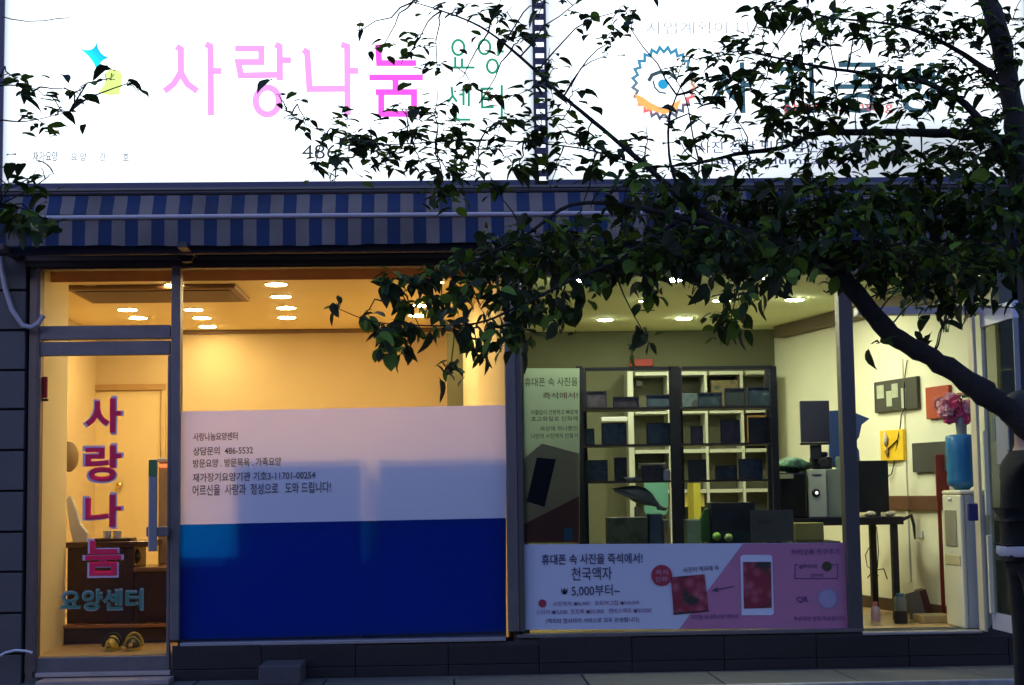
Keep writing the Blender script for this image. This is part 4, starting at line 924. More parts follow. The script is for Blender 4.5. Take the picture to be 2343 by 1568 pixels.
pbox('sheet', 1718, 1167, 1816, 1241, YF-.1, YF-.095, M('slate_sheet', (.11, .12, .13), .7, 0, .1), gs); text('lettering', '영업시간', 1735, 1190, 1765, 1198, YF-.103, BLACKM, gs)
# pictures on the right wall
def wallpic(name, lab, cat, u0, v0, u1, v1, mat, th_=.03):
    o = wallslab(name, u0, v0, u1, v1, .001, th_, mat, None, .003); return tag(o, lab, cat)
bwp = thing('black_white_picture', 'black and white picture with pale vase-like shapes on the right wall', 'picture', onwall(2049, 942, 0))
wallslab('canvas', 2000, 868, 2098, 940, .001, .03, M('charcoal_canvas', (.045, .045, .035), .6), bwp, .003)
for (u0, v0, u1, v1) in ((2006, 882, 2022, 912), (2028, 895, 2040, 930), (2040, 878, 2054, 910), (2062, 888, 2072, 934)):
    a = wallslab('pale_shape', u0, v0, u1, v1, .0305, .034, M('pale_grey_green', (.42, .46, .34), .6, 0, .25, 20), bwp)
rp = wallpic('red_canvas', 'plain brick red canvas on the right wall above the flowers', 'picture', 2118, 884, 2171, 957, M('brick_red_canvas', (.40, .06, .02), .7))
yp = thing('yellow_picture', 'small yellow picture with a pale flower, low on the right wall', 'picture', onwall(2042, 1055, 0))
wallslab('canvas', 2014, 984, 2066, 1054, .001, .03, M('yellow_canvas', (.85, .55, .02), .6), yp, .003)
for (u, v, s_, mt_) in ((2026, 1006, .05, M('pale_petal', (.6, .55, .5), .6)), (2030, 1035, .035, M('brown_petal', (.30, .16, .09), .6))):
    q = onwall(u, v, .036); part('painted_flower', MB().blob(q, (s_*.3, s_*.8, s_), 10, 7, .2, 2), mt_, yp)
part('twig', MB().tube([onwall(2025, 1034, .036), onwall(2040, 1020, .038), onwall(2052, 1008, .036)], .005, 6), BLACKM, yp)
wallpic('dark_canvas', 'plain dark grey square canvas on the right wall behind the water bottle', 'picture', 2087, 1012, 2166, 1080, M('dark_grey_canvas', (.05, .05, .045), .7))
dct = wallslab('cable_duct', 2066, 820, 2073, 1330, .001, .012, WALLR, None, .002); tag(dct, 'slim pale vertical cable duct on the right wall behind the black cable', 'duct')
tag(part('power_cable', MB().tube([onwall(2076, 824, .012), onwall(2072, 850, .012), onwall(2068, 890, .04), onwall(2070, 935, .04), onwall(2062, 950, .015), onwall(2060, 975, .015), onwall(2055, 1000, .04), onwall(2046, 1060, .015), onwall(2040, 1085, .015), onwall(2030, 1092, .02)], .0045, 6), BLACKM), 'thin black cable running down the right wall past the pictures', 'cable')
sk = wallslab('wall_socket', 2100, 1215, 2110, 1232, .001, .01, WHITEP, None, .002); tag(sk, 'small white socket low on the right wall below the brown rail', 'socket')
tag(part('floor_cables', MB().tube([(onwall(2000, 1205, .1)), onwall(1996, 1240, .08), onwall(1980, 1270, .08), onwall(1984, 1295, .1), onwall(2010, 1318, .12)], .004, 5).tube([onwall(2006, 1205, .1), onwall(2010, 1260, .07), onwall(2008, 1300, .1)], .004, 5)
         .tube([onwall(1985, 1322, .12), onwall(2000, 1305, .1), onwall(2022, 1302, .1), onwall(2030, 1325, .12)], .005, 5), BLACKM), 'tangle of thin black cables hanging under the desk against the pale wall', 'cable')
# water dispenser with blue bottle and flowers
YW = .12
x0, x1, yw1 = at(2201, 1270, YW).x, at(2262, 1270, YW).x, .50
z1 = at(2180, 1122, .25).z
wd_ = thing('water_dispenser', 'cream water dispenser with two recesses standing at the right of the open doorway', 'water dispenser', ((x0+x1)/2, .3, ZR))
part('front', MB().box((x0, YW, ZR+.001), (x0+.03, yw1, z1-.03)), M('dispenser_cream', (.66, .63, .46), .4, 0, .06), wd_, .01)
part('cabinet', MB().box((x0+.031, YW+.004, ZR+.001), (x1, yw1-.004, z1-.03)), M('dispenser_grey', (.42, .42, .36), .5, 0, .06), wd_, .008)
part('top', MB().box((x0-.004, YW-.004, z1-.029), (x1, yw1, z1)), M('dispenser_cream', (.66, .63, .46), .4), wd_, .014)
part('recess', MB().box((x0-.006, YW+.08, at(2180, 1250, .3).z), (x0-.0005, yw1-.06, at(2180, 1168, .3).z)), M('recess_grey', (.22, .21, .15), .6, 0, .4, 14), wd_, .002)
part('panel_line', MB().box((x0-.006, YW+.03, at(2180, 1292, .3).z), (x0-.0005, yw1-.03, at(2180, 1270, .3).z)), M('panel_tan', (.50, .42, .24), .5), wd_, .002)
part('tap', MB().blob((x0-.012, .3, z1-.06), .014, 8, 6, 0), WHITEP, wd_)
q = at(2199, 1050, .3); zt1 = z1
BLU = M('blue_bottle_plastic', (.045, .22, .42), .25, 0, .15, 8, trans=.25)
hb = at(2199, 995, .3).z - zt1
bt = part('water_bottle', MB().lathe((q.x, YW+.18, zt1+.001), [(.045, 0), (.06, .015), (.093, .035), (.098, .07), (.093, .11), (.098, .14), (.093, hb*.6), (.098, hb*.66), (.098, hb-.02), (.090, hb-.006), (.06, hb)], 28), BLU)
tag(bt, 'blue upturned water bottle on top of the cream dispenser', 'bottle')
fl = thing('flower_vase', 'grey vase with pink and white artificial flowers on top of the blue water bottle', 'vase', (q.x+.01, YW+.18, zt1+hb))
zf = zt1+hb
part('vase', MB().lathe((q.x+.01, YW+.18, zf+.001), [(.034, 0), (.036, .05), (.036, .11), (.030, .115)], 18), M('grey_vase', (.22, .21, .19), .4), fl)
PK = M('pink_petals', (.80, .10, .22), .7, 0, .35, 30, trans=.2); PP = M('pale_pink_petals', (.85, .45, .45), .7, 0, .2, 30, trans=.2)
rg = random.Random(12)
for i, (u, v, r_, mt_) in enumerate(((2163, 940, .042, PP), (2152, 925, .036, PP), (2183, 922, .042, PK), (2195, 940, .046, PK), (2172, 955, .036, PK), (2216, 932, .042, PP), (2222, 948, .036, PP), (2175, 910, .03, PP), (2205, 958, .036, PK))):
    c = at(u, v, YW+.18+rg.uniform(-.03, .03)); r_ *= 1.25; mb = MB()
    for k in range(26):     # ruffled petals
        th_ = rg.uniform(0, math.pi*2); ph_ = math.acos(rg.uniform(-1, 1)); d = Vector((math.sin(ph_)*math.cos(th_), math.sin(ph_)*math.sin(th_), math.cos(ph_)))
        o_ = d.orthogonal().normalized(); o2 = d.cross(o_); p_ = c+d*r_*.75; s1 = r_*.6
        mb.add([p_-o_*s1+d*.006, p_+o2*s1+d*r_*.3, p_+o_*s1+d*.006, p_-o2*s1+d*r_*.3, p_+d*.002], [(0, 1, 4), (1, 2, 4), (2, 3, 4), (3, 0, 4)])
    mb.blob(c, r_*.7, 8, 6, .1, i); part('blossom', mb, mt_, fl)
mb = MB()
for k in range(8):
    c = at(2200+rg.uniform(-8, 18), 908+rg.uniform(-6, 6), YW+.18); mb.add([c, c+Vector((.02, 0, .012)), c+Vector((.03, .01, .03)), c+Vector((.0, .01, .02))], [(0, 1, 2, 3)])
for k in range(4): mb.tube([(q.x+.01, YW+.18, zf+.1), at(2165+18*k, 935, YW+.13)], .003, 5)
part('greenery', mb, M('dark_greenery', (.05, .08, .02), .7), fl)
# dark red pole, things on the floor
x0, z0, x1, z1 = rect(2147, 1040, 2160, 1395, YW+.75)
pl = thing('dark_red_stand', 'tall narrow maroon banner board standing left of the water dispenser', 'banner stand', ((x0+x1)/2, YW+.75, ZR))
part('board', MB().box((x0, YW+.75, z0+(z1-z0)*.7), (x1+.10, YW+.77, z1)), M('maroon_board', (.16, .008, .008), .5), pl, .003)
part('pole', MB().box((x0+.005, YW+.752, ZR+.001), (x0+.03, YW+.768, z0+(z1-z0)*.7-.001)), M('maroon_board', (.16, .008, .008), .5), pl)
part('foot', MB().box((x0-.10, YW+.72, ZR+.001), (x1+.03, YW+.80, ZR+.03)), BLACKM, pl, .004)
q = at(2003, 1398, .9)
bp_ = thing('pink_bottle', 'pink and white little bottle on the floor just inside the open doorway', 'bottle', (q.x, q.y, ZR))
part('body', MB().lathe((q.x, q.y, ZR+.001), [(.032, 0), (.034, .02), (.034, .08), (.02, .10)], 16), M('pale_mauve_plastic', (.55, .38, .42), .4), bp_)
part('cap', MB().lathe((q.x, q.y, ZR+.1012), [(.016, 0), (.016, .03)], 12), M('pink_cap', (.75, .2, .28), .4), bp_)
q = at(2061, 1408, .65)
jr = thing('dark_jar', 'clear jar with a black base and blue top on the floor of the open doorway', 'jar', (q.x, q.y, ZR))
part('base', MB().lathe((q.x, q.y, ZR+.001), [(.045, 0), (.046, .085)], 20), BLACKM, jr); part('glass_body', MB().lathe((q.x, q.y, ZR+.087), [(.042, 0), (.042, .07), (.032, .095)], 20), M('smoky_plastic', (.16, .18, .15), .2), jr)
part('top', MB().lathe((q.x, q.y, ZR+.183), [(.03, 0), (.025, .02)], 16), M('blue_cap', (.03, .10, .18), .4), jr)
x0, z0, x1, z1 = rect(2100, 1330, 2148, 1398, .75); 
bx = thing('tilted_carton', 'open dark carton leaning on the floor between the jar and the water dispenser', 'box', ((x0+x1)/2, .8, ZR))
mt_ = Matrix.Translation(((x0+x1)/2, .95, ZR+.09)) @ Matrix.Rotation(R(-14), 4, 'Y')
part('flap', MB().box((-.085, -.01, -.07), (.02, .01, .11), mt_), M('grey_carton', (.13, .12, .10), .6), bx); part('side', MB().box((.022, -.01, -.07), (.07, .12, .105), mt_), M('maroon_carton', (.07, .015, .015), .6), bx)
part('tray', MB().box((x0-.01, .62, ZR+.001), (x1+.06, .86, ZR+.05)), M('pale_wood_tray', (.50, .38, .18), .5), bx, .004)
# shelf bit on right wall top and blue clips on the dispenser side
sh = wallslab('wall_shelf', 2188, 898, 2216, 905, .001, .08, M('brown_shelf', (.30, .12, .06), .5), None); tag(sh, 'short brown shelf high on the right wall near the doorway edge', 'shelf')
# open glass door, swung outwards
hx = at(2252, 1000, 0).x; H0 = Vector((hx+.01, -.03, 0)); ed = Vector((at(2336, 1000, -.62).x, -.62, 0))
dd = (ed-H0); Wd = dd.length; dd.normalize(); dn = Vector((-dd.y, dd.x, 0))
zo0, zo1 = at(2240, 1440, -.03).z, at(2232, 712, -.03).z
OD = thing('open_glass_door', 'glass door of the right shop swung open towards the street, with pale rails', 'door', (H0.x, H0.y, zo0))
def dbox(name, s0, s1, z0, z1, th_, mat, bevel=.003):
    vs = []
    for z in (z0, z1):
        for s_, t_ in ((s0, -th_), (s1, -th_), (s1, th_), (s0, th_)): p = H0+dd*s_+dn*t_; vs.append((p.x, p.y, z))
    return part(name, MB().add(vs, [(0,1,2,3),(4,7,6,5),(0,4,5,1),(1,5,6,2),(2,6,7,3),(3,7,4,0)]), mat, OD, bevel)
dbox('bottom_rail', 0, Wd, zo0, zo0+.105, .02, M('pale_violet_rail', (.50, .49, .56), .4, .1)); dbox('top_rail', 0, Wd, zo1-.11, zo1, .02, M('pale_violet_rail', (.50, .49, .56), .4, .1))
dbox('stile', 0, .012, zo0+.106, zo1-.111, .016, M('cream_door_post', (.55, .48, .32), .5)); dbox('stile', Wd-.02, Wd, zo0+.106, zo1-.111, .016, M('dim_stile', (.22, .22, .22), .5))
pa_, pb_ = H0+dd*.014, H0+dd*(Wd-.021)
part('pane', MB().add([(pa_.x, pa_.y, zo0+.106), (pb_.x, pb_.y, zo0+.106), (pb_.x, pb_.y, zo1-.111), (pa_.x, pa_.y, zo1-.111)], [(0, 1, 2, 3)]), glass_mat('door_glass', (.50, .50, .42), 1.08), OD)
dbox('sticker', Wd*.30, Wd*.66, at(2280, 1062, -.3).z, at(2280, 952, -.3).z, .006, M('grey_sticker', (.30, .30, .31), .6)); dbox('sticker', Wd*.18, Wd*.28, at(2260, 1010, -.3).z, at(2260, 955, -.3).z, .006, M('green_grey_sticker', (.12, .16, .13), .6))
hz0, hz1 = at(2235, 1180, -.1).z, at(2235, 985, -.1).z
for (a, b) in ((hz0, hz1), (at(2240, 1405, -.1).z, at(2240, 1225, -.1).z)):
    p = H0+dd*.05+dn*-.035; part('pull_bar', MB().box((p.x-.014, p.y-.014, a), (p.x+.014, p.y+.014, b)), M('cream_pull', (.75, .68, .45), .4), OD, .005)
lk = at(2226, 1172, -.12); part('lock', MB().box((lk.x-.03, -.14, lk.z-.055), (lk.x+.03, -.10, lk.z+.055)), M('violet_lock', (.04, .035, .13), .4), OD, .006)

# ------------------------------------------------------------------ trees
BARK = M('dark_bark', (.014, .010, .007), .9, 0, .65, 26, 1.0, 45)
LEAFM = [M('leaf_green_%s' % n_, c_, .55, 0, .3, 9, trans=.28) for n_, c_ in (('deep', (.016, .032, .007)), ('mid', (.028, .050, .008)), ('dull', (.024, .032, .009)), ('fresh', (.10, .17, .016)))]
for _m in LEAFM: _m.node_tree.nodes['Principled BSDF'].inputs['Specular IOR Level'].default_value = .22
def leaf_mesh(nm, mat, curl, wid):
    L = [(0, 0), (.08, .13), (.25, .27), (.48, .31), (.70, .25), (.87, .12), (1.0, 0)]
    vs = []; fs = []
    for i, (x, wd) in enumerate(L):
        z = -curl*x*x; e = .25*wd
        vs += [(x, -wd*wid*.95, z+e+.03*math.sin(i*2.1)), (x, 0, z), (x, wd*wid*.95, z+e+.03*math.cos(i*2.7))]
    for i in range(len(L)-1):
        a = i*3; fs += [(a, a+1, a+4, a+3), (a+1, a+2, a+5, a+4)]
    vs += [(-.16, 0, .02)]; fs += [(len(vs)-1, 0, 1), (len(vs)-1, 1, 2)]
    me = bpy.data.meshes.new(nm); me.from_pydata(vs, [], fs); me.materials.append(mat)
    for p in me.polygons: p.use_smooth = True
    return me
LM = [leaf_mesh('leaf', LEAFM[i % 4 if i % 7 else 3] if i < 12 else LEAFM[2], (.10, .32, .75, .2)[i % 4], (1, .8, 1.2, .68, 1.05)[i % 5]) for i in range(12)]
LDATA = [([v.co.copy() for v in me.vertices], [tuple(p.vertices) for p in me.polygons]) for me in LM]

def grow(root, limbs, clumps, rg, ybase, nsolo):
    """limbs: polylines of (u,v,Y,radius); clumps: (u,v,ru,rv,n,droop)"""
    nodes = []; o_ = ORG[root.name]
    for nm, L in limbs:
        pts = [at(u, v, Y) for u, v, Y, r_ in L]; rad = [r_ for *_, r_ in L]; P = []; Q_ = []
        for i in range(len(pts)-1):       # Catmull-Rom so that boughs bend
            p0, p1, p2, p3 = pts[max(i-1, 0)], pts[i], pts[i+1], pts[min(i+2, len(pts)-1)]
            for k in range(5):
                t = k/5; P.append(.5*((2*p1)+(p2-p0)*t+(2*p0-5*p1+4*p2-p3)*t*t+(3*p1-p0-3*p2+p3)*t**3)+Vector((rg.uniform(-1, 1), rg.uniform(-1, 1), rg.uniform(-1, 1)))*rad[i]*.12); Q_.append(rad[i]*(1-t)+rad[i+1]*t)
        P.append(pts[-1]); Q_.append(rad[-1])
        Q_ = [q*(1+rg.uniform(-.09, .09)+(.16 if rg.random() < .1 else 0)) for q in Q_]
        part(nm, MB().tube(P, Q_, 12), BARK, root); nodes += [(p, q) for p, q in zip(P, Q_)]
    tw = MB(); leaves = []
    for (u, v, ru, rv, n, droop) in clumps:
        Yc = ybase+rg.uniform(-.35, .35); c = at(u, v, Yc); k = (Yc+DIST)/FPX
        nearest = min(nodes, key=lambda q: (q[0]-c).length+ (.0 if q[1] > .004 else .05))[0]
        far = c+(c-nearest).normalized()*Vector((ru*k*.8, 0, rv*k*.8)).length if (c-nearest).length > .02 else c+Vector((-.1, 0, 0))
        dv = c-nearest; sag = Vector((0, rg.uniform(-.06, .06), dv.length*rg.uniform(-.02, .16))); jit = lambda a_: Vector((rg.uniform(-a_, a_), rg.uniform(-a_, a_), rg.uniform(-a_, a_)))
        spine = [nearest, nearest+dv*.22+sag*.5+jit(.008), nearest+dv*.45+sag+jit(.012), nearest+dv*.7+sag*.7+jit(.012), c, c.lerp(far, .5)+jit(.01), far]
        tw.tube(spine, [.005, .0042, .0036, .003, .0025, .0019, .0012], 5, False)
        # side twigs inside the clump
        ns = max(2, n//7); subs = []
        for s_ in range(ns):
            b0 = c.lerp(far, rg.uniform(-.6, .8)) ; a_ = rg.uniform(0, 2*math.pi)
            e_ = c+Vector((math.cos(a_)*ru*k*rg.uniform(.5, 1.05), rg.uniform(-.3, .3), math.sin(a_)*rv*k*rg.uniform(.5, 1.05)))
            subs.append((b0, (b0+e_)/2+Vector((0, 0, .015)), e_)); tw.tube(subs[-1], [.003, .0022, .0012], 4, False)
        for j in range(int(n*((1.1 if 1080 < u < 1640 and v < 345 else (1.15 if u > 1600 and v < 345 else 1.5)) if droop < .45 else (2.1 if v < 640 and u > 1000 else 1.4)))):
            b0, m_, e_ = rg.choice(subs); t = rg.uniform(.15, 1.05)
            if (droop >= .45 and u > 1000 and j % 5 < 3) or (droop < .45 and j % 3 == 0):      # fill the thick of the crown evenly
                a_ = rg.uniform(0, 2*math.pi); q_ = math.sqrt(rg.random())*(1.05 if droop >= .45 else 1.25)
                b0 = c+Vector((math.cos(a_)*ru*k*q_, rg.uniform(-.45, .45), math.sin(a_)*rv*k*q_)); e_ = b0+Vector((rg.uniform(-.05, .05), 0, .02)); m_ = (b0+e_)/2; t = 0
            p = b0*(1-t)**2+m_*2*t*(1-t)+e_*t*t+Vector((rg.gauss(0, .012), rg.gauss(0, .03), rg.gauss(0, .010)))
            d = (e_-b0); d.z = 0; az = math.atan2(d.y, d.x)+rg.choice((-1, 1))*rg.uniform(.3, 1.2)
            pitch = rg.gauss(.0+droop*.5, .13+.40*droop); roll = rg.gauss(0, .15+.55*droop)
            L = rg.uniform(.046, .096)*rg.uniform(.75, 1.1)*(1+.12*droop)
            mtx = Matrix.Translation(p) @ Euler((roll, pitch, az)).to_matrix().to_4x4() @ Matrix.Diagonal((L, L, L, 1))
            fresh = rg.random() < .06
            leaves.append((mtx, rg.randrange(12)))
    o = part('twig', tw, BARK, root); o['kind'] = 'stuff'
    def seen(m_):
        d = m_.translation-CAM; f_ = d.dot(_f); x = 1171.5+d.dot(_r)/f_*FPX; y = 784-d.dot(_u)/f_*FPX
        return 0 < x < 2343 and 0 < y < 1568
    ext = lambda m_: (m_.col[0].to_3d().length/(m_.translation-CAM).length)
    order = sorted(range(len(leaves)), key=lambda i: (-seen(leaves[i][0]), -ext(leaves[i][0]))); solo = set(order[:nsolo])
    fol = MB(); midx = []
    for i, (m_, li) in enumerate(leaves):
        if i in solo:
            q = bpy.data.objects.new('leaf', LM[li]); C.objects.link(q); q.parent = root; q.matrix_local = Matrix.Translation(-o_) @ m_
        else:
            vs, fs = LDATA[li]; fol.add([m_ @ v for v in vs], fs, True); midx += [(li % 4 if li % 7 else 3)]*len(fs)
    if fol.v:
        me = bpy.data.meshes.new('foliage'); me.from_pydata([p-o_ for p in fol.v], [], fol.f)
        for mt_ in LEAFM: me.materials.append(mt_)
        for p, i in zip(me.polygons, midx): p.material_index = i; p.use_smooth = True
        q = link('foliage', me, None, root); q['kind'] = 'stuff'
rgt = random.Random(21)
YT = -2.7
tb_ = at(2450, 1500, YT)
TR = thing('street_tree', 'dark leafy street tree whose bough crosses in front of the right sign and window', 'tree', (tb_.x, YT, PAVE))
limbs = [('trunk', [(2470, 1760, YT, .13), (2450, 1500, YT, .115), (2440, 1230, YT, .10), (2425, 1040, YT, .095), (2392, 800, YT, .085), (2365, 560, YT, .075), (2332, 380, YT, .062), (2315, 230, YT, .05), (2285, 80, YT, .048), (2240, -60, YT, .042), (2180, -200, YT, .03)]),
         ('limb', [(2425, 1085, YT, .075), (2375, 1005, YT, .066), (2313, 945, YT, .058), (2252, 899, YT, .055), (2149, 830, YT+.02, .050), (2070, 785, YT+.04, .048), (2016, 742, YT+.05, .048), (1942, 650, YT, .046), (1880, 598, YT, .040), (1790, 560, YT, .034), (1690, 530, YT, .028), (1590, 480, YT, .018), (1494, 394, YT-.05, .014), (1398, 312, YT-.08, .011), (1290, 222, YT-.1, .009), (1190, 130, YT-.1, .007), (1100, 62, YT-.12, .005), (1010, 25, YT-.12, .0035), (945, 5, YT-.1, .002)]),
         ('limb', [(2330, 330, YT, .035), (2230, 310, YT+.1, .026), (2080, 304, YT+.15, .020), (1960, 303, YT+.15, .017), (1870, 306, YT+.15, .015), (1790, 338, YT+.15, .012), (1690, 352, YT+.15, .010), (1600, 372, YT+.15, .007), (1480, 380, YT+.1, .005), (1330, 340, YT+.1, .004), (1100, 320, YT, .0035), (850, 330, YT, .0025), (700, 285, YT, .002), (640, 235, YT, .0015)]),
         ('limb', [(1690, 530, YT, .018), (1560, 500, YT-.1, .014), (1430, 470, YT-.15, .011), (1305, 470, YT-.2, .009), (1200, 540, YT-.25, .007), (1080, 600, YT-.25, .005), (960, 650, YT-.25, .0035), (880, 690, YT-.25, .002)]),
         ('limb', [(1560, 500, YT-.1, .012), (1420, 590, YT-.2, .009), (1290, 650, YT-.25, .008), (1190, 700, YT-.3, .006), (1090, 740, YT-.3, .005), (960, 745, YT-.3, .0035), (850, 735, YT-.3, .0025), (770, 705, YT-.3, .0015)]),
         ('limb', [(2335, 420, YT, .03), (2230, 260, YT-.1, .018), (2120, 190, YT-.1, .012), (1990, 170, YT-.1, .009), (1860, 150, YT-.1, .007), (1720, 120, YT-.1, .004)]),
         ('limb', [(2310, 200, YT, .02), (2180, 110, YT+.1, .012), (2060, 60, YT+.1, .008), (1900, 40, YT+.1, .005), (1770, 10, YT+.1, .003)]),
         ('limb', [(1590, 480, YT, .010), (1540, 400, YT-.2, .007), (1530, 280, YT-.25, .005), (1560, 190, YT-.25, .003)])]
U = 0.0; Dp = 1.0
clumps = [(1060, 20, 60, 20, 8, U), (1150, 40, 90, 40, 34, U), (1200, 90, 60, 30, 18, U), (950, 8, 30, 10, 5, U), (1320, 5, 70, 30, 16, U), (1410, 28, 60, 35, 16, .3), (1440, 62, 35, 18, 8, .3), (1240, 15, 22, 28, 10, .3), (1400, 95, 30, 40, 6, U),
          (880, 100, 50, 14, 5, U), (935, 125, 55, 18, 12, U), (1000, 150, 60, 14, 9, U), (1060, 175, 40, 12, 6, U), (825, 70, 18, 10, 2, U), (1200, 210, 60, 18, 12, U), (1250, 185, 45, 30, 14, U), (1310, 218, 40, 18, 8, U), (1255, 150, 30, 20, 6, U),
          (1110, 215, 60, 15, 8, U), (1000, 235, 60, 18, 10, U), (930, 262, 50, 16, 9, U), (645, 232, 12, 10, 3, U), (700, 275, 40, 18, 12, U), (770, 295, 50, 22, 20, U), (850, 300, 50, 24, 20, U), (940, 305, 60, 28, 26, U), (1040, 300, 60, 30, 28, U), (1140, 285, 60, 26, 26, U), (1240, 285, 60, 28, 30, U), (1330, 325, 60, 25, 24, U), (1420, 350, 50, 22, 22, U),
          (720, 380, 30, 15, 8, U), (770, 385, 50, 22, 18, .3), (820, 340, 50, 22, 16, U), (890, 350, 60, 24, 20, U), (960, 370, 50, 20, 14, U), (1020, 385, 50, 18, 16, U), (1090, 392, 50, 18, 14, U), (1190, 385, 50, 24, 20, .3), (1270, 395, 50, 22, 14, U), (1350, 375, 45, 22, 12, .3), (1300, 330, 30, 15, 8, U),
          (1545, 180, 45, 24, 20, U), (1530, 270, 20, 40, 6, U), (1380, 130, 25, 30, 3, U), (1560, 330, 45, 20, 14, U), (1480, 300, 25, 12, 3, U), (1620, 290, 35, 25, 12, U), (1650, 180, 55, 45, 40, U), (1700, 120, 70, 45, 46, U), (1640, 230, 50, 25, 14, U), (1760, 130, 50, 30, 16, U),
          (1770, 20, 90, 25, 30, .3), (1870, 40, 60, 35, 26, .4), (1850, 10, 80, 20, 20, .2), (1960, 60, 60, 35, 22, .2), (1830, 130, 45, 40, 30, .3), (1900, 100, 50, 30, 20, U), (1980, 95, 60, 30, 26, U), (2050, 40, 60, 40, 30, U), (2150, 25, 90, 35, 46, U), (2130, 100, 60, 30, 22, U), (2200, 90, 60, 50, 34, U),
          (1690, 280, 40, 25, 12, U), (1760, 260, 70, 35, 36, .2), (1840, 235, 70, 35, 40, U), (1910, 230, 60, 40, 32, U), (1990, 210, 60, 40, 32, U), (1850, 280, 60, 25, 26, .2), (2080, 180, 70, 40, 44, U), (2170, 180, 70, 40, 50, U), (2250, 190, 60, 50, 48, U), (2310, 120, 45, 60, 46, U), (2310, 40, 45, 50, 40, U), (2300, 260, 50, 60, 46, U), (2180, 270, 30, 20, 8, .3), (2240, 270, 50, 40, 24, .2), (2060, 260, 30, 20, 6, .2), (2130, 250, 25, 30, 5, .4),
          (2080, 110, 70, 35, 24, U), (2020, 150, 60, 30, 20, U), (2150, 215, 80, 30, 40, U), (2060, 225, 70, 25, 26, U), (1960, 250, 60, 25, 22, U), (1880, 290, 60, 22, 20, U), (2230, 40, 60, 40, 26, U), (1740, 200, 60, 30, 24, U), (1830, 190, 60, 25, 22, U), (1640, 130, 40, 30, 16, U),
          (2250, 310, 60, 30, 30, U), (2010, 310, 50, 15, 10, U), (1120, 340, 60, 20, 18, U), (1000, 340, 60, 20, 16, U), (1210, 330, 50, 20, 16, U), (1290, 270, 40, 16, 8, U),
          (1700, 322, 50, 14, 12, U), (1790, 325, 50, 16, 12, .3), (1870, 340, 50, 35, 36, .4), (1950, 345, 60, 30, 34, .3), (1720, 398, 70, 12, 16, U), (1860, 400, 60, 12, 14, U), (2060, 350, 60, 40, 44, .3), (2120, 390, 70, 30, 40, .2), (2190, 350, 70, 50, 64, .2), (2270, 370, 70, 60, 74, .2), (2320, 330, 40, 50, 40, .2), (1600, 395, 60, 20, 22, U), (1500, 395, 60, 20, 22, U),
          (1010, 438, 50, 15, 16, .5), (1130, 420, 40, 12, 8, .3),
          (1400, 440, 70, 22, 24, .4), (1490, 460, 80, 35, 44, .5), (1590, 465, 80, 45, 60, .5), (1690, 470, 80, 50, 74, .5), (1790, 470, 80, 50, 80, .5), (1890, 480, 80, 55, 84, .5), (1990, 490, 80, 55, 80, .5), (2090, 480, 80, 60, 86, .5), (2190, 480, 80, 60, 86, .5), (2280, 480, 70, 70, 84, .5),
          (1560, 540, 80, 35, 50, .6), (1660, 560, 80, 35, 50, .6), (1760, 560, 80, 35, 54, .6), (1860, 570, 70, 35, 50, .6), (1990, 580, 90, 45, 64, .6), (2090, 600, 80, 45, 60, .6), (2180, 610, 70, 50, 56, .6), (2270, 590, 60, 60, 60, .6),
          (1420, 530, 80, 30, 34, .6), (1320, 530, 70, 28, 30, .6), (1230, 545, 70, 28, 28, .6), (1140, 550, 50, 20, 14, .5), (1260, 590, 80, 35, 44, .7), (1360, 600, 80, 35, 48, .7), (1460, 600, 70, 30, 36, .7),
          (1160, 610, 70, 30, 38, .7), (1080, 610, 60, 26, 30, .6), (1000, 625, 55, 22, 24, .6), (930, 640, 45, 22, 22, .6), (880, 665, 35, 24, 20, .8), (930, 690, 35, 22, 12, .9), (1010, 680, 55, 25, 22, .7), (1090, 680, 60, 35, 38, .8), (1180, 680, 60, 40, 48, .8),
          (775, 700, 18, 14, 4, 1.), (830, 725, 35, 14, 8, .9), (880, 750, 45, 22, 18, .9), (960, 750, 45, 25, 20, .8), (1030, 740, 45, 25, 16, .8), (870, 790, 30, 22, 10, 1.), (935, 805, 45, 14, 7, .8), (1030, 850, 40, 20, 14, .7), (1090, 800, 30, 25, 8, .9), (1110, 760, 45, 30, 16, .8), (1190, 760, 45, 45, 36, .9),
          (1290, 725, 42, 30, 26, 1.), (1245, 690, 45, 30, 26, .8), (1330, 660, 40, 22, 14, .8), (1480, 675, 16, 22, 6, 1.), (1475, 765, 20, 26, 8, 1.1), (1500, 630, 40, 18, 14, .7), (1585, 667, 14, 6, 2, .5), (1580, 610, 60, 22, 26, .7), (1690, 610, 60, 22, 26, .7), (1610, 672, 14, 12, 3, 1.),
          (1690, 675, 45, 30, 24, 1.), (1670, 745, 32, 35, 22, 1.1), (1650, 720, 20, 15, 6, 1.), (1800, 620, 50, 25, 20, 1.), (1768, 650, 18, 18, 4, 1.1), (1905, 648, 12, 16, 2, 1.2), (1740, 590, 50, 20, 18, .7), (2012, 785, 14, 6, 3, .6),
          (2000, 630, 60, 25, 26, .6), (2120, 665, 60, 25, 28, .8), (2190, 680, 55, 40, 36, .8), (2160, 735, 22, 35, 12, 1.2), (2225, 700, 40, 30, 16, .7), (2330, 600, 14, 16, 3, .8)]
grow(TR, limbs, clumps, rgt, YT, 300)
YT2 = -3.3
tb2 = at(-330, 1500, YT2)
TR2 = thing('street_tree', 'tree off the left edge, only its leafy twig tips hanging over the left sign', 'tree', (tb2.x, YT2, PAVE))
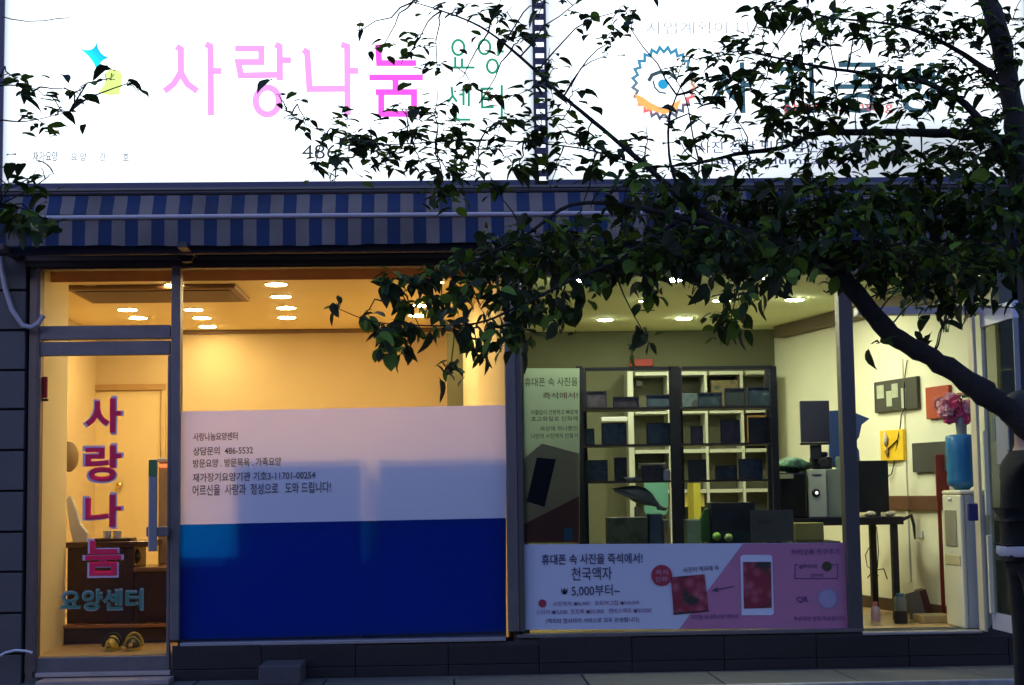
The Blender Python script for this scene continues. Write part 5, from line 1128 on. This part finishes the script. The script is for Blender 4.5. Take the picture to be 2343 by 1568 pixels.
limbs2 = [('trunk', [(-330, 1780, YT2, .12), (-330, 1300, YT2, .10), (-320, 700, YT2, .08), (-310, 300, YT2, .06), (-300, 0, YT2, .03)]),
          ('limb', [(-318, 500, YT2, .03), (-180, 300, YT2, .015), (-60, 215, YT2, .007), (20, 195, YT2, .003), (80, 207, YT2, .0015)]),
          ('limb', [(-310, 420, YT2, .02), (-160, 330, YT2, .009), (-30, 278, YT2, .004), (60, 278, YT2, .0025), (160, 255, YT2, .0012)]),
          ('limb', [(-320, 650, YT2, .02), (-150, 520, YT2, .01), (-20, 470, YT2, .005), (60, 480, YT2, .003), (130, 520, YT2, .0015)])]
clumps2 = [(35, 180, 45, 18, 14, U), (60, 200, 25, 8, 4, U), (140, 203, 45, 10, 4, U), (190, 200, 25, 8, 3, U), (250, 180, 30, 8, 3, U), (290, 192, 25, 8, 2, U), (60, 265, 50, 14, 14, U), (135, 255, 35, 10, 8, U), (60, 412, 50, 8, 10, U), (110, 405, 25, 8, 5, U), (20, 420, 30, 6, 5, U), (40, 485, 50, 20, 20, .6), (95, 500, 40, 18, 14, .7), (130, 530, 40, 18, 10, .7), (30, 520, 40, 20, 14, .6)]
grow(TR2, limbs2, clumps2, random.Random(5), YT2, 120)

# ------------------------------------------------------------------ person at the right edge
def skin(name, pts, edges, rad, mat, parent, root=0, sub=2):
    me = bpy.data.meshes.new(name); o_ = ORG[parent.name] if parent else Vector()
    me.from_pydata([Vector(p)-o_ for p in pts], edges, []); ob = link(name, me, mat, parent)
    md = ob.modifiers.new('skin', 'SKIN'); md.use_smooth_shade = True
    for i, r_ in enumerate(rad):
        me.skin_vertices[0].data[i].radius = r_ if isinstance(r_, tuple) else (r_, r_); me.skin_vertices[0].data[i].use_root = (i == root)
    s_ = ob.modifiers.new('sub', 'SUBSURF'); s_.levels = sub; s_.render_levels = sub; return ob
YP = -1.6; pc_ = at(2356, 1200, YP); PX = pc_.x; G = PAVE
PE = thing('person', 'person in a black jacket over a pale shirt hem, cut off by the right edge', 'person', (PX, YP, G))
def P3(x, y, z): return (PX+y, YP-x, G+z)      # facing along the pavement, to the right
SKN = M('skin_tone', (.42, .26, .18), .5, 0, .1); BC = M('black_jacket', (.0045, .004, .004), .95, 0, .3, 12, .5, 40); BT = M('black_trousers', (.004, .0035, .0035), .95, 0, .3, 12, .4, 40)
body = [P3(0, 0, .95), P3(0, 0, 1.10), P3(0, .0, 1.28), P3(0, 0, 1.42), P3(0, 0, 1.50), P3(0, -.01, 1.58), P3(0, .02, 1.66), P3(0, .02, 1.74),
        P3(-.17, 0, 1.43), P3(-.225, .02, 1.12), P3(-.20, .07, .84), P3(.17, 0, 1.43), P3(.225, .02, 1.12), P3(.20, .07, .84),
        P3(-.09, 0, .88), P3(-.10, .0, .48), P3(-.10, -.02, .08), P3(-.10, .12, .03), P3(.09, 0, .88), P3(.10, .03, .48), P3(.10, .0, .08), P3(.10, .14, .03), P3(-.15, .09, .76), P3(.15, .09, .76)]
ed_ = [(0, 1), (1, 2), (2, 3), (3, 4), (4, 5), (5, 6), (6, 7), (3, 8), (8, 9), (9, 10), (10, 22), (3, 11), (11, 12), (12, 13), (13, 23), (0, 14), (14, 15), (15, 16), (16, 17), (0, 18), (18, 19), (19, 20), (20, 21)]
rd = [(.145, .10), (.13, .095), (.15, .10), (.14, .09), (.055, .055), (.06, .06), (.082, .095), (.07, .085), .058, .044, .032, .058, .044, .032, .085, .056, .038, .04, .085, .056, .038, .04, .028, .028]
skin('body', body, ed_, rd, SKN, PE)
jk = [P3(0, 0, 1.03)]+body[1:4]+[P3(-.18, 0, 1.43), P3(-.228, .02, 1.12), P3(-.205, .07, .855), P3(.18, 0, 1.43), P3(.228, .02, 1.12), P3(.205, .07, .855), P3(0, 0, .975), P3(0, 0, 1.485)]
skin('jacket', jk, [(0, 1), (1, 2), (2, 3), (3, 4), (4, 5), (5, 6), (3, 7), (7, 8), (8, 9), (0, 10), (3, 11)], [(.165, .12), (.16, .12), (.17, .12), (.15, .105), .078, .064, .052, .078, .064, .052, (.17, .125), .065], BC, PE)
skin('trousers', [P3(0, 0, .93), P3(-.10, 0, .84), P3(-.105, .0, .48), P3(-.105, -.02, .10), P3(.10, 0, .84), P3(.105, .03, .48), P3(.105, 0, .10)], [(0, 1), (1, 2), (2, 3), (0, 4), (4, 5), (5, 6)], [(.14, .10), .105, .085, .07, .105, .085, .07], BT, PE)
for s_ in (-1, 1):
    part('shoe', MB().blob(P3(.105*s_, .06, .045), (.14, .05, .045), 14, 8, .0), BLACKM, PE)
hb_ = MB().lathe(P3(0, 0, .915), [(.205, -.005), (.222, .012), (.220, .05)], 28); hb_.v = [Vector((PX+(v.x-PX)*.80, v.y, v.z)) for v in hb_.v]
hand = []
for s_ in (-1, 1):
    part('pocket', MB().blob(P3(s_*.150, .085, .74), (.055, .06, .10), 12, 8, .04), BT, PE)
part('shirt_hem', hb_, M('pale_hem', (.45, .45, .52), .8), PE)
part('hair', MB().blob(P3(0, -.012, 1.70), (.118, .098, .115), 20, 14, .03, 3), M('dark_brown_hair', (.022, .014, .010), .6), PE)
fc = P3(0, .11, 1.66)
part('nose', MB().blob(P3(0, .118, 1.665), (.018, .013, .02), 8, 6, 0), SKN, PE)
for s_ in (-1, 1):
    part('eye', MB().blob(P3(.032*s_, .098, 1.69), .012, 8, 6, 0), BLACKM, PE); part('ear', MB().blob(P3(.088*s_, .02, 1.67), (.02, .012, .03), 8, 6, 0), SKN, PE)
part('mouth', MB().blob(P3(0, .108, 1.625), (.008, .024, .007), 8, 6, 0), M('lip', (.35, .12, .1), .5), PE)
